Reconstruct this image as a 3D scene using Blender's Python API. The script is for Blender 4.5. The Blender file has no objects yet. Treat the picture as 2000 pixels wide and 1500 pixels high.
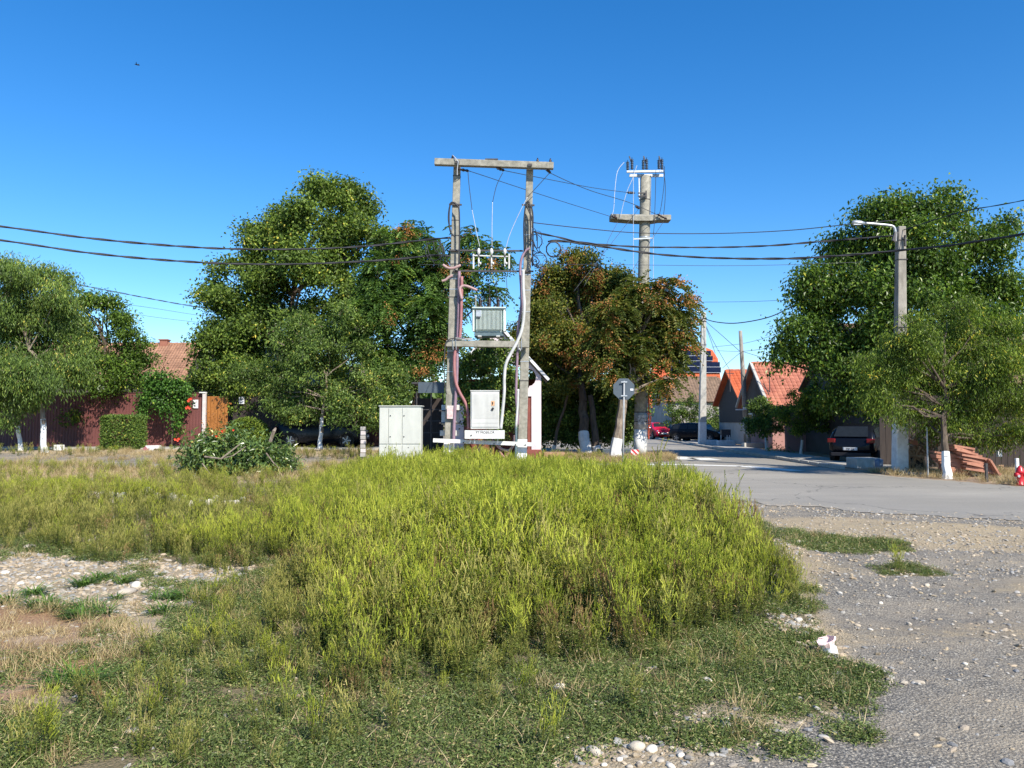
import bpy, math, random
import numpy as np
from mathutils import Vector, Matrix
random.seed(7); RNG = np.random.default_rng(11)
sc = bpy.context.scene
COL = sc.collection
# ------------------------------------------------------------------ camera, sky, sun, exposure
EYE = 1.62; F = 1510.0; PITCH = math.atan(72/F)
cam_d = bpy.data.cameras.new('camera'); cam = bpy.data.objects.new('camera', cam_d); COL.objects.link(cam)
cam_d.sensor_width = 36; cam_d.lens = 36*F/2000; cam_d.clip_end = 3000; cam_d.clip_start = 0.05
cam.location = (0, 0, EYE); cam.rotation_euler = (math.pi/2+PITCH, 0, 0); sc.camera = cam
SUN_EL, SUN_AZ = math.radians(40), math.radians(147)       # azimuth clockwise from +Y
w = bpy.data.worlds.new('World'); sc.world = w; w.use_nodes = True
nt = w.node_tree; nt.nodes.clear()
sky = nt.nodes.new('ShaderNodeTexSky'); sky.sky_type = 'NISHITA'; sky.sun_disc = False
sky.sun_elevation = SUN_EL; sky.sun_rotation = SUN_AZ; sky.air_density = 1.0; sky.dust_density = 0.0; sky.ozone_density = 5.0
hs = nt.nodes.new('ShaderNodeHueSaturation'); hs.inputs['Saturation'].default_value = 1.29; hs.inputs['Hue'].default_value = .503; hs.inputs['Value'].default_value = 1.0
bg = nt.nodes.new('ShaderNodeBackground'); bg.inputs[1].default_value = 0.128
ow = nt.nodes.new('ShaderNodeOutputWorld')
nt.links.new(sky.outputs[0], hs.inputs['Color']); nt.links.new(hs.outputs[0], bg.inputs[0]); nt.links.new(bg.outputs[0], ow.inputs[0])
sd = bpy.data.lights.new('sun', 'SUN'); sun = bpy.data.objects.new('sun', sd); COL.objects.link(sun)
sd.energy = 5.0; sd.angle = math.radians(0.5); sd.color = (1.0, 0.93, 0.82)
sv = Vector((math.sin(SUN_AZ)*math.cos(SUN_EL), math.cos(SUN_AZ)*math.cos(SUN_EL), math.sin(SUN_EL)))
sun.rotation_euler = sv.to_track_quat('Z', 'Y').to_euler(); sun.location = (30, -30, 40)
sc.view_settings.view_transform = 'Standard'; sc.view_settings.look = 'None'; sc.view_settings.gamma = 1
sc.view_settings.use_curve_mapping = False; sc.view_settings.exposure = 0.62
sc.render.engine = 'CYCLES'
sc.cycles.max_bounces = 6; sc.cycles.transparent_max_bounces = 6

# ------------------------------------------------------------------ measuring helpers
def P(px, py, d):
    v = (750-py)/F; t = d/(math.cos(PITCH)-v*math.sin(PITCH))
    return Vector(((px-1000)/F*t, d, EYE+t*(math.sin(PITCH)+v*math.cos(PITCH))))
def G(px, py):
    v = (750-py)/F; t = -EYE/(math.sin(PITCH)+v*math.cos(PITCH))
    return ((px-1000)/F*t, t*(math.cos(PITCH)-v*math.sin(PITCH)))
def GP(l): return np.array([G(*p) for p in l])
def sstep(a, b, x):
    t = np.clip((x-a)/(b-a), 0, 1); return t*t*(3-2*t)
_ng = np.random.default_rng(3).random((256, 256))
def vn(x, y):
    x = np.asarray(x, float); y = np.asarray(y, float)
    xi = np.floor(x).astype(int); yi = np.floor(y).astype(int); fx = x-xi; fy = y-yi
    fx = fx*fx*(3-2*fx); fy = fy*fy*(3-2*fy)
    g = lambda a, b: _ng[a % 256, b % 256]
    return (g(xi, yi)*(1-fx)+g(xi+1, yi)*fx)*(1-fy)+(g(xi, yi+1)*(1-fx)+g(xi+1, yi+1)*fx)*fy
def fbm(x, y, s=1.0, o=4):
    r = 0; a = 1; t = 0
    for k in range(o):
        r = r+a*vn(x*s+17*k, y*s+31*k); t += a; a *= .5; s *= 2.03
    return r/t
def sdp(x, y, poly):
    """signed distance to a polygon, negative inside"""
    x = np.asarray(x, float); y = np.asarray(y, float)
    d = np.full(x.shape, 1e9); ins = np.zeros(x.shape, bool); n = len(poly)
    for i in range(n):
        ax, ay = poly[i]; bx, by = poly[(i+1) % n]
        ex, ey = bx-ax, by-ay; wx, wy = x-ax, y-ay
        t = np.clip((wx*ex+wy*ey)/(ex*ex+ey*ey+1e-12), 0, 1)
        d = np.minimum(d, (wx-ex*t)**2+(wy-ey*t)**2)
        c = ((ay > y) != (by > y)) & (x < ex*(y-ay)/(ey if abs(ey) > 1e-9 else 1e-9)+ax)
        ins ^= c
    d = np.sqrt(d); return np.where(ins, -d, d)

# plan-view zones, measured on the ground
WEED = GP([(1500, 1238), (1505, 1180), (1500, 1110), (1462, 1048), (1432, 1000), (1395, 965)])
WEED = np.vstack([WEED, [(4.4, 17.6), (3.6, 19.4), (1.8, 21.8), (-1.6, 22.6), (-4.2, 21.8), (-6.5, 19.5), (-10, 18.8), (-14, 19), (-22, 19), (-22, 10)],
                  GP([(0, 1066), (330, 1096), (470, 1150), (500, 1230), (600, 1330), (700, 1405), (860, 1330), (1010, 1275), (1150, 1300), (1250, 1270), (1400, 1268)])])
COVER = GP([(1560, 1185), (1600, 1240), (1640, 1290), (1705, 1325), (1690, 1395), (1560, 1395), (1400, 1385), (1320, 1395), (1400, 1420), (1490, 1450), (1380, 1462), (1240, 1440), (1130, 1470), (1040, 1530),
            (300, 1600), (-100, 1530), (-100, 1385), (60, 1375), (170, 1330), (210, 1270), (330, 1230), (330, 1120), (200, 1090), (0, 1072), (-300, 1040), (0, 960), (900, 930), (1350, 960), (1450, 1020)])
BARE = GP([(-300, 1062), (0, 1072), (330, 1098), (500, 1108), (440, 1150), (360, 1185), (240, 1200), (0, 1180), (-300, 1180)])
STRAW = GP([(-300, 1180), (0, 1180), (240, 1200), (230, 1260), (190, 1320), (60, 1370), (-300, 1385)])
ASPN = GP([(1240, 1530), (1500, 1445), (1690, 1370), (1790, 1325), (2050, 1290), (2600, 1285), (2600, 1700), (1200, 1700)])
SAND = GP([(1440, 1022), (1600, 1012), (1800, 1022), (2100, 1040), (2500, 1050), (2500, 1085), (2000, 1075), (1700, 1062), (1500, 1050)])
DARKP = GP([(1540, 975), (1800, 985), (2300, 1010), (2300, 1040), (1900, 1018), (1560, 1010)])
PATCH = [GP([(1440, 1015), (1530, 1032), (1600, 1045), (1790, 1062), (1780, 1072), (1640, 1078), (1560, 1062), (1470, 1040)]),
         GP([(1700, 1105), (1760, 1098), (1850, 1112), (1840, 1124), (1740, 1124)]), GP([(1640, 1428), (1690, 1428), (1690, 1440), (1640, 1440)]),
         GP([(1500, 1175), (1600, 1180), (1590, 1200), (1510, 1205)])]
GRITW = GP([(1500, 1238), (1640, 1290), (1560, 1160), (1560, 1060), (1470, 1010), (1430, 1000), (1470, 1100)])
ROAD = np.array([(3.2, 20.8), (3.9, 17.6), (5.0, 15.0), (6.3, 13.6), (8.2, 12.6), (13, 11.4), (30, 9.5), (60, 7), (60, 9), (30, 14), (16, 17.6), (12.7, 19.2), (11.2, 22.6), (10.9, 26), (11.1, 34), (11.4, 42), (12.4, 64), (15.5, 130), (9.5, 130), (7.0, 64), (6.3, 50), (1.5, 60), (-20, 78), (-20, 71), (0.5, 53), (5.6, 44), (6.9, 40), (7.2, 35), (6.6, 31.2), (4, 29.6), (0.2, 29.4), (-8, 31), (-30, 33), (-30, 29), (-8, 26.6), (0, 25.2)])
def hz(x, y):
    x = np.asarray(x, float); y = np.asarray(y, float)
    z = 0.35*sstep(29, 36, y)*sstep(1, -5, x)
    sr = sdp(x, y, ROAD); nr = sstep(.35, 1.4, sr)
    far = sstep(60, 30, np.hypot(x, y))
    z = z+nr*far*(fbm(x, y, .9, 4)-.5)*0.10*sstep(-.5, 1.2, sdp(x, y, ASPN))
    z = z+nr*0.035*far*(fbm(x+50, y, 5, 3)-.5)*sstep(-.3, .4, sdp(x, y, ASPN))
    return z-0.004*(1-nr)-0.03*sstep(-.8, -1.6, sr)
def hz1(x, y): return float(hz(np.array([x]), np.array([y]))[0])

# ------------------------------------------------------------------ object helpers
ORG = {}
def props(o, label=None, cat=None, group=None, kind=None):
    for k, v in (('label', label), ('category', cat), ('group', group), ('kind', kind)):
        if v: o[k] = v
def thing(name, label, cat, loc=(0, 0, 0), rz=0, group=None):
    o = bpy.data.objects.new(name, None); COL.objects.link(o); o.empty_display_size = .3
    o.location = loc; o.rotation_euler = (0, 0, rz); props(o, label, cat, group); ORG[o.name] = Vector(loc); return o
class MB:
    def __init__(s): s.v = []; s.f = []; s.m = []
    def add(s, vs, fs, mi=0):
        b = len(s.v); s.v += [tuple(v) for v in vs]; s.f += [tuple(i+b for i in f) for f in fs]; s.m += [mi]*len(fs); return s
    def box(s, c, d, R=None, mi=0):
        c = Vector(c); R = R if R is not None else Matrix.Identity(3)
        if isinstance(R, (int, float)): R = Matrix.Rotation(R, 3, 'Z')
        vs = [c+R@Vector((x*d[0]/2, y*d[1]/2, z*d[2]/2)) for x in (-1, 1) for y in (-1, 1) for z in (-1, 1)]
        return s.add(vs, [(0, 1, 3, 2), (4, 6, 7, 5), (0, 4, 5, 1), (2, 3, 7, 6), (0, 2, 6, 4), (1, 5, 7, 3)], mi)
    def taper(s, p0, p1, a, b, mi=0, rz=0):
        """tapered rectangular post from p0 (size a) to p1 (size b)"""
        R = Matrix.Rotation(rz, 3, 'Z'); vs = []
        for p, q in ((p0, a), (p1, b)):
            for x, y in ((-1, -1), (1, -1), (1, 1), (-1, 1)): vs.append(Vector(p)+R@Vector((x*q[0]/2, y*q[1]/2, 0)))
        return s.add(vs, [(3, 2, 1, 0), (4, 5, 6, 7)]+[(i, (i+1) % 4, 4+(i+1) % 4, 4+i) for i in range(4)], mi)
    def tube(s, pts, r, n=6, mi=0):
        pts = [Vector(p) for p in pts]; m = len(pts); rr = r if hasattr(r, '__len__') else [r]*m
        vs = []; ref = None
        for i, p in enumerate(pts):
            t = (pts[min(i+1, m-1)]-pts[max(i-1, 0)]); t = t.normalized() if t.length > 1e-9 else Vector((0, 0, 1))
            if ref is None: ref = Vector((0, 0, 1)) if abs(t.z) < .9 else Vector((1, 0, 0))
            u = t.cross(ref); u = u.normalized() if u.length > 1e-6 else t.orthogonal().normalized(); q = u.cross(t); ref = q
            ref = q if abs(t.dot(q)) < .99 else ref
            for k in range(n):
                a = 2*math.pi*k/n; vs.append(p+(u*math.cos(a)+q*math.sin(a))*rr[i])
        fs = [(i*n+k, i*n+(k+1) % n, (i+1)*n+(k+1) % n, (i+1)*n+k) for i in range(m-1) for k in range(n)]
        fs += [tuple(range(n-1, -1, -1)), tuple((m-1)*n+k for k in range(n))]
        return s.add(vs, fs, mi)
    def lathe(s, c, prof, n=12, R=None, mi=0):
        c = Vector(c); R = R or Matrix.Identity(3); vs = []
        for r, z in prof:
            for k in range(n):
                a = 2*math.pi*k/n; vs.append(c+R@Vector((r*math.cos(a), r*math.sin(a), z)))
        m = len(prof)
        fs = [(i*n+k, i*n+(k+1) % n, (i+1)*n+(k+1) % n, (i+1)*n+k) for i in range(m-1) for k in range(n)]
        fs += [tuple(range(n-1, -1, -1)), tuple((m-1)*n+k for k in range(n))]
        return s.add(vs, fs, mi)
    def slab(s, pts, off, mi=0):
        """polygon extruded by the vector off"""
        n = len(pts); off = Vector(off); a = [Vector(p) for p in pts]
        return s.add(a+[p+off for p in a], [tuple(range(n-1, -1, -1)), tuple(range(n, 2*n))]+[(i, (i+1) % n, n+(i+1) % n, n+i) for i in range(n)], mi)
    def stone(s, c, r, mi=0, sq=.6, seed=None, n=7):
        rr = random.Random(seed if seed is not None else random.random()); c = Vector(c); vs = []
        ph = rr.random()*6; ax = (1+.5*rr.random(), .7+.4*rr.random(), sq*(.8+.4*rr.random()))
        rings = [(-.95, .3), (-.6, .8), (0, 1), (.5, .88), (.9, .42)]
        for z, q in rings:
            for k in range(n):
                a = 2*math.pi*k/n+ph; j = 1+.16*(rr.random()-.5)*2
                vs.append(c+Vector((math.cos(a)*q*j*ax[0], math.sin(a)*q*j*ax[1], z*ax[2]))*r)
        fs = [(i*n+k, i*n+(k+1) % n, (i+1)*n+(k+1) % n, (i+1)*n+k) for i in range(4) for k in range(n)]
        fs += [tuple(range(n-1, -1, -1)), tuple(4*n+k for k in range(n))]
        return s.add(vs, fs, mi)
    def build(s, name, mats, parent=None, smooth=False, bevel=0, local=False, **pr):
        me = bpy.data.meshes.new(name); vs = s.v
        if parent is not None and not local:
            o_ = ORG[parent.name]; vs = [(v[0]-o_.x, v[1]-o_.y, v[2]-o_.z) for v in vs]
        me.from_pydata(vs, [], s.f)
        for m in (mats if isinstance(mats, (list, tuple)) else [mats]): me.materials.append(m)
        if len(me.materials) > 1: me.polygons.foreach_set('material_index', s.m)
        me.polygons.foreach_set('use_smooth', [smooth]*len(s.f)); me.update()
        o = bpy.data.objects.new(name, me); COL.objects.link(o)
        if parent is not None: o.parent = parent; ORG[o.name] = ORG[parent.name]
        else: ORG[o.name] = Vector((0, 0, 0))
        if bevel:
            b = o.modifiers.new('bevel', 'BEVEL'); b.width = bevel; b.segments = 2; b.limit_method = 'ANGLE'
        props(o, **pr); return o
def meshobj(name, co, quads, mats, parent=None, attrs=None, midx=None, smooth=False, link=True, **pr):
    """numpy mesh of quads"""
    me = bpy.data.meshes.new(name); n = len(co); q = np.asarray(quads, np.int32); k = q.shape[1]
    co = np.asarray(co, np.float32)
    if parent is not None: co = co-np.array(ORG[parent.name], np.float32)
    me.vertices.add(n); me.vertices.foreach_set('co', co.ravel())
    me.loops.add(q.size); me.loops.foreach_set('vertex_index', q.ravel())
    me.polygons.add(len(q)); me.polygons.foreach_set('loop_start', np.arange(len(q), dtype=np.int32)*k)
    for m in (mats if isinstance(mats, (list, tuple)) else [mats]): me.materials.append(m)
    if midx is not None: me.polygons.foreach_set('material_index', np.asarray(midx, np.int32))
    me.polygons.foreach_set('use_smooth', np.full(len(q), smooth))
    me.update(calc_edges=True)
    for an, av in (attrs or {}).items():
        av = np.asarray(av, np.float32)
        if av.ndim == 1: a = me.attributes.new(an, 'FLOAT', 'POINT'); a.data.foreach_set('value', av)
        else: a = me.attributes.new(an, 'FLOAT_COLOR', 'POINT'); a.data.foreach_set('color', av.ravel())
    o = bpy.data.objects.new(name, me)
    if link: COL.objects.link(o)
    if parent is not None: o.parent = parent; ORG[o.name] = ORG[parent.name]
    props(o, **pr); return o

# ------------------------------------------------------------------ materials
def nmat(name):
    m = bpy.data.materials.new(name); m.use_nodes = True; t = m.node_tree; t.nodes.clear()
    o = t.nodes.new('ShaderNodeOutputMaterial'); b = t.nodes.new('ShaderNodeBsdfPrincipled'); t.links.new(b.outputs[0], o.inputs[0])
    return m, t, b, o
def N(t, ty, **k):
    n = t.nodes.new(ty)
    for a, v in k.items(): setattr(n, a, v)
    return n
def mixc(t, fac, a, b, mode='MIX'):
    m = N(t, 'ShaderNodeMix', data_type='RGBA', blend_type=mode)
    for i, v in ((0, fac), (6, a), (7, b)):
        if hasattr(v, 'links'): t.links.new(v, m.inputs[i])
        else: m.inputs[i].default_value = v if i == 0 else (*v, 1)
    return m.outputs[2]
def math_(t, op, a, b=None, cl=False):
    m = N(t, 'ShaderNodeMath', operation=op, use_clamp=cl)
    for i, v in ((0, a), (1, b)):
        if v is None: continue
        if hasattr(v, 'links'): t.links.new(v, m.inputs[i])
        else: m.inputs[i].default_value = v
    return m.outputs[0]
def noise(t, scale, detail=4, rough=.55, vec=None, stretch=None, obj='Object'):
    tc = N(t, 'ShaderNodeTexCoord'); v = tc.outputs[obj]
    if stretch:
        mp = N(t, 'ShaderNodeMapping'); mp.inputs['Scale'].default_value = stretch; t.links.new(v, mp.inputs[0]); v = mp.outputs[0]
    n = N(t, 'ShaderNodeTexNoise'); n.inputs['Scale'].default_value = scale; n.inputs['Detail'].default_value = detail; n.inputs['Roughness'].default_value = rough
    t.links.new(v, n.inputs['Vector']); return n.outputs[0]
def ramp(t, fac, stops):
    r = N(t, 'ShaderNodeValToRGB'); e = r.color_ramp.elements
    while len(e) < len(stops): e.new(.5)
    for i, (p, c) in enumerate(stops): e[i].position = p; e[i].color = (*c, 1) if len(c) == 3 else c
    t.links.new(fac, r.inputs[0]); return r.outputs[0]
def g3(v): return (v, v, v)
def pm(name, c1, c2=None, scale=8, rough=.75, metal=0, bump=0, bscale=None, stretch=None, grime=0, lo=.35, hi=.65, spec=.5):
    m, t, b, o = nmat(name); b.inputs['Roughness'].default_value = rough; b.inputs['Metallic'].default_value = metal
    b.inputs['Specular IOR Level'].default_value = spec
    c2 = c2 or tuple(x*.8 for x in c1)
    f = ramp(t, noise(t, scale, 5, .6, stretch=stretch), [(lo, g3(0)), (hi, g3(1))])
    c = mixc(t, f, c1, c2)
    if grime:
        g = ramp(t, noise(t, scale*.37, 6, .7), [(.45, g3(0)), (.75, g3(1))])
        c = mixc(t, math_(t, 'MULTIPLY', g, grime), c, tuple(x*.35 for x in c1))
    t.links.new(c, b.inputs['Base Color'])
    if bump:
        bp = N(t, 'ShaderNodeBump'); bp.inputs['Strength'].default_value = min(1, bump); bp.inputs['Distance'].default_value = .02
        t.links.new(noise(t, bscale or scale*4, 6, .65, stretch=stretch), bp.inputs['Height']); t.links.new(bp.outputs[0], b.inputs['Normal'])
    return m
def leafmat(name, stops, trans=.3, rough=.52, spec=.28, objrand=0.0):
    m, t, b, o = nmat(name); b.inputs['Roughness'].default_value = rough; b.inputs['Specular IOR Level'].default_value = spec
    at = N(t, 'ShaderNodeAttribute', attribute_name='rnd'); f = at.outputs['Fac']
    if objrand:
        oi = N(t, 'ShaderNodeObjectInfo'); f = math_(t, 'ADD', f, math_(t, 'MULTIPLY', math_(t, 'SUBTRACT', oi.outputs['Random'], .5), objrand), True)
    c = ramp(t, f, stops); t.links.new(c, b.inputs['Base Color'])
    tr = N(t, 'ShaderNodeBsdfTranslucent'); t.links.new(mixc(t, 1, c, (1.25, 1.35, .5), 'MULTIPLY'), tr.inputs[0])
    mx = N(t, 'ShaderNodeMixShader'); mx.inputs[0].default_value = trans
    t.links.new(b.outputs[0], mx.inputs[1]); t.links.new(tr.outputs[0], mx.inputs[2]); t.links.new(mx.outputs[0], o.inputs[0]); return m

M = {}
M['concrete'] = pm('weathered_concrete', (.36, .34, .28), (.22, .21, .17), 7, .9, bump=.5, bscale=45, grime=.55)
M['concrete_lt'] = pm('pale_concrete', (.50, .49, .45), (.38, .37, .33), 5, .9, bump=.3, bscale=30, grime=.35)
M['white'] = pm('whitewash', (.80, .80, .78), (.62, .62, .60), 6, .85, bump=.2, grime=.35, lo=.4, hi=.75)
M['rail'] = pm('galvanised_white', (.70, .70, .67), (.55, .55, .52), 9, .6, grime=.2)
M['steel'] = pm('galvanised_steel', (.55, .57, .58), (.40, .42, .43), 12, .45, .6)
M['dsteel'] = pm('dark_steel', (.045, .045, .05), (.08, .07, .065), 15, .6, .3)
M['black'] = pm('black_cable', (.010, .011, .016), (.02, .02, .025), 10, .5)
M['wire'] = pm('wire', (.035, .04, .055), (.06, .06, .07), 10, .5, .3)
M['wirew'] = pm('bare_wire', (.62, .64, .66), (.5, .5, .52), 10, .4, .3)
M['insul'] = pm('porcelain_brown', (.030, .018, .016), (.05, .03, .025), 20, .25)
M['insulb'] = pm('insulator_grey_blue', (.03, .05, .09), (.02, .03, .05), 20, .3)
M['tank'] = pm('transformer_paint', (.66, .74, .68), (.58, .66, .60), 6, .5, grime=.15)
M['tankd'] = pm('transformer_base', (.10, .15, .17), (.07, .11, .12), 6, .6)
M['cab'] = pm('grey_cabinet', (.60, .60, .57), (.50, .50, .47), 3, .7, grime=.28, stretch=(1, 1, .3))
M['cab2'] = pm('green_grey_cabinet', (.55, .56, .50), (.47, .48, .43), 2.5, .65, grime=.25, stretch=(1, 1, .3))
M['cabd'] = pm('cabinet_gap', (.03, .03, .03), rough=.9)
M['pipe_m'] = pm('mauve_conduit', (.30, .20, .25), (.23, .15, .19), 4, .6, grime=.3)
M['pipe_r'] = pm('faded_red_conduit', (.30, .11, .12), (.37, .17, .16), 3, .6, grime=.3)
M['pipe_p'] = pm('pink_conduit', (.46, .30, .28), (.36, .23, .22), 3, .6, grime=.3)
M['pipe_w'] = pm('white_pipe', (.60, .60, .57), (.48, .48, .46), 3, .6, grime=.4)
M['bark'] = pm('bark', (.14, .105, .075), (.06, .045, .035), 9, .95, bump=.9, bscale=26, stretch=(1, 1, .25))
M['barkl'] = pm('pale_bark', (.30, .25, .19), (.16, .12, .09), 9, .95, bump=.9, bscale=26, stretch=(1, 1, .25))
M['maroon'] = pm('maroon_sheet', (.17, .058, .052), (.12, .042, .038), 2.2, .62, bump=.1, grime=.35, stretch=(3, 3, .5))
M['maroond'] = pm('maroon_dark', (.10, .035, .035), rough=.7)
M['orangewood'] = pm('varnished_wood', (.38, .15, .03), (.27, .10, .02), 6, .5, stretch=(4, 4, .4), bump=.1)
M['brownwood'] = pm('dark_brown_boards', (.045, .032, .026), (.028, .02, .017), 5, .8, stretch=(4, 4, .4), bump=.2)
M['pale'] = pm('pale_paint', (.62, .57, .55), (.5, .45, .43), 6, .8)
M['red'] = pm('red_paint', (.58, .025, .04), (.48, .02, .03), 5, .35)
M['redbar'] = pm('faded_red_orange', (.55, .11, .05), (.45, .08, .04), 6, .5)
M['pink'] = pm('pink_plaster', (.70, .60, .62), (.62, .52, .54), 2.2, .9, bump=.15, grime=.12)
M['pinkw'] = pm('pink_house_wall', (.42, .23, .20), (.34, .18, .16), 1.5, .9, bump=.15)
M['brownp'] = pm('brown_plaster', (.24, .075, .055), (.19, .055, .045), 4, .9, bump=.15)
M['trim'] = pm('cream_trim', (.72, .70, .66), (.62, .6, .56), 5, .8)
M['roofsheet'] = pm('white_roof_edge', (.72, .72, .72), (.6, .6, .6), 3, .6)
M['tile_or'] = pm('orange_roof_tile', (.56, .13, .045), (.44, .09, .03), .9, .8, grime=.15)
M['tile_pk'] = pm('weathered_pink_tile', (.50, .19, .115), (.34, .11, .07), 1.3, .85, grime=.35)
M['tile_bn'] = pm('old_brown_tile', (.42, .23, .14), (.25, .13, .08), 1.6, .9, grime=.5)
M['tile_gy'] = pm('mossy_old_tile', (.26, .17, .11), (.17, .115, .075), 2.2, .9, grime=.5)
M['solar'] = pm('solar_glass', (.008, .010, .022), (.012, .014, .03), 2, .12)
M['alu'] = pm('aluminium', (.55, .56, .58), rough=.4, metal=.6)
M['plaster'] = pm('grey_plaster', (.40, .38, .35), (.32, .30, .27), 1.5, .9, grime=.3)
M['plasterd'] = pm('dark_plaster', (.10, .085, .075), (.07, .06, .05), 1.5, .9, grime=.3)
M['brick'] = pm('raw_brick', (.34, .14, .09), (.25, .10, .065), 3, .9, grime=.4)
M['glass'] = pm('window_glass', (.02, .025, .03), rough=.12, spec=.25)
M['carblack'] = pm('black_car_paint', (.005, .006, .010), (.006, .007, .011), 1, .25, spec=.25)
M['carred'] = pm('red_car_paint', (.50, .012, .045), (.46, .01, .04), 1, .2)
M['tyre'] = pm('tyre', (.012, .012, .012), rough=.85)
M['rim'] = pm('rim', (.40, .41, .43), rough=.35, metal=.6)
M['lamp'] = pm('headlight', (.75, .78, .80), rough=.1)
M['tail'] = pm('tail_light', (.16, .006, .010), rough=.15)
M['plate'] = pm('number_plate', (.72, .73, .75), rough=.5)
M['ink'] = pm('black_print', (.015, .015, .02), rough=.7)
M['signback'] = pm('sign_back', (.085, .11, .135), (.07, .09, .11), 4, .5, .2)
M['sticker'] = pm('orange_sticker', (.75, .42, .22), rough=.6)
M['terra'] = pm('stacked_terracotta', (.48, .23, .15), (.30, .13, .085), 4, .9, bump=.3, grime=.4)
M['wood'] = pm('cut_wood', (.42, .27, .15), (.25, .15, .08), 8, .85, bump=.3)
M['stone'] = pm('field_stone', (.56, .48, .36), (.38, .34, .29), 6, .9, bump=.5, bscale=18, grime=.25)
M['stonew'] = pm('white_stone', (.74, .68, .57), (.58, .52, .42), 5, .9, bump=.4, grime=.2)
M['paper'] = pm('crumpled_paper', (.82, .82, .84), (.70, .74, .80), 14, .6)
M['paperp'] = pm('pink_paper', (.80, .56, .52), (.86, .70, .66), 14, .6)
M['bluec'] = pm('blue_drum', (.10, .16, .26), (.22, .28, .36), 5, .4)
M['flower'] = pm('orange_flower', (.75, .10, .03), (.65, .05, .04), 20, .6)
M['bird'] = pm('bird', (.01, .01, .012), rough=.8)
OG = [(0, (.012, .020, .006)), (.35, (.026, .045, .011)), (.7, (.055, .085, .018)), (.93, (.10, .13, .03)), (1, (.20, .18, .04))]
def sc_(st, k, w=(1, 1, 1)): return [(p, tuple(c[i]*k*1.62*w[i]*(1.12, 1, .85)[i] for i in range(3))) for p, c in st]
M['lf_walnut'] = leafmat('walnut_leaf', sc_(OG, 1.9, (1.0, 1.05, .9)))
M['lf_ail'] = leafmat('ailanthus_leaf', sc_(OG, 1.5, (.85, 1.1, 1.0)))
M['lf_seed'] = leafmat('orange_seed_keys', [(0, (.26, .10, .035)), (.6, (.55, .24, .08)), (1, (.70, .38, .14))], .2, .7)
M['lf_gold'] = leafmat('golden_leaf', [(0, (.045, .065, .012)), (.45, (.125, .155, .024)), (.75, (.25, .24, .04)), (1, (.46, .28, .06))])
M['lf_willow'] = leafmat('grey_green_leaf', sc_(OG, 1.9, (.98, 1.05, 1.2)), .32, .45)
M['lf_fine'] = leafmat('fine_leaf', sc_(OG, 2.0, (1.05, 1.05, .8)), .32, .45)
M['lf_rust'] = leafmat('rust_tinted_leaf', [(0, (.030, .045, .010)), (.45, (.095, .130, .022)), (.78, (.21, .20, .035)), (1, (.44, .22, .06))])
M['lf_dark'] = leafmat('dark_leaf', sc_(OG, .95), .25)
M['lf_dk2'] = leafmat('walnut_right_leaf', sc_(OG, 1.5, (.95, 1.12, .9)), .30, .36)
M['lf_cut'] = leafmat('cut_branch_leaf', sc_(OG, 1.7, (.9, 1, 1.3)), .2, .33, .6)
M['lf_hedge'] = leafmat('hedge_leaf', sc_(OG, 1.75, (.9, 1, 1)), .25)
M['lf_vine'] = leafmat('vine_leaf', sc_(OG, 1.3, (.7, 1.15, .9)), .3)
M['lf_orange'] = leafmat('orange_twig_leaf', [(0, (.2, .07, .02)), (1, (.5, .22, .07))], .3)
M['w_spike'] = leafmat('weed_spike', [(0, (.17, .225, .022)), (.5, (.37, .42, .042)), (1, (.60, .60, .09))], .35, .6, .25, .5)
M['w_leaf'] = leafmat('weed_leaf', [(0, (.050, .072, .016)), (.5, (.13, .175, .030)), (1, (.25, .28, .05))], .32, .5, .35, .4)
M['w_stem'] = leafmat('weed_stem', [(0, (.07, .06, .02)), (1, (.17, .18, .04))], .1, .6, .2, .4)
M['o_spike'] = leafmat('olive_spike', [(0, (.19, .20, .04)), (.5, (.34, .33, .075)), (1, (.50, .44, .14))], .25, .6, .25, .5)
M['b_spike'] = leafmat('brown_spike', [(0, (.12, .07, .03)), (.5, (.24, .14, .06)), (1, (.34, .24, .10))], .2, .7, .2, .5)
M['g_mat'] = leafmat('knotgrass', [(0, (.055, .070, .024)), (.4, (.115, .165, .042)), (.75, (.22, .27, .08)), (1, (.50, .40, .20))], .25, .5, .35, .4)
M['straw'] = leafmat('straw', [(0, (.22, .15, .07)), (.5, (.40, .30, .15)), (1, (.60, .49, .29))], .15, .7, .2, .4)
M['g_broad'] = leafmat('broad_grass', [(0, (.05, .10, .015)), (1, (.14, .24, .04))], .3, .5)

def pebmat(name, cols):
    m, t, b, o = nmat(name); b.inputs['Roughness'].default_value = .9
    oi = N(t, 'ShaderNodeObjectInfo')
    c = ramp(t, oi.outputs['Random'], [(i/(len(cols)-1), x) for i, x in enumerate(cols)])
    n = noise(t, 30, 4); c = mixc(t, math_(t, 'MULTIPLY', n, .5), c, (.2, .17, .13)); t.links.new(c, b.inputs['Base Color']); return m
M['peb'] = pebmat('pebbles', [(.20, .17, .13), (.50, .39, .24), (.34, .28, .20), (.52, .43, .31), (.46, .35, .23), (.27, .25, .22), (.58, .49, .36), (.44, .31, .18)])
M['pebg'] = pebmat('grey_chips', [(.14, .15, .16), (.36, .35, .32), (.22, .23, .24), (.55, .52, .46), (.30, .30, .29), (.44, .41, .35)])

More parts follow.
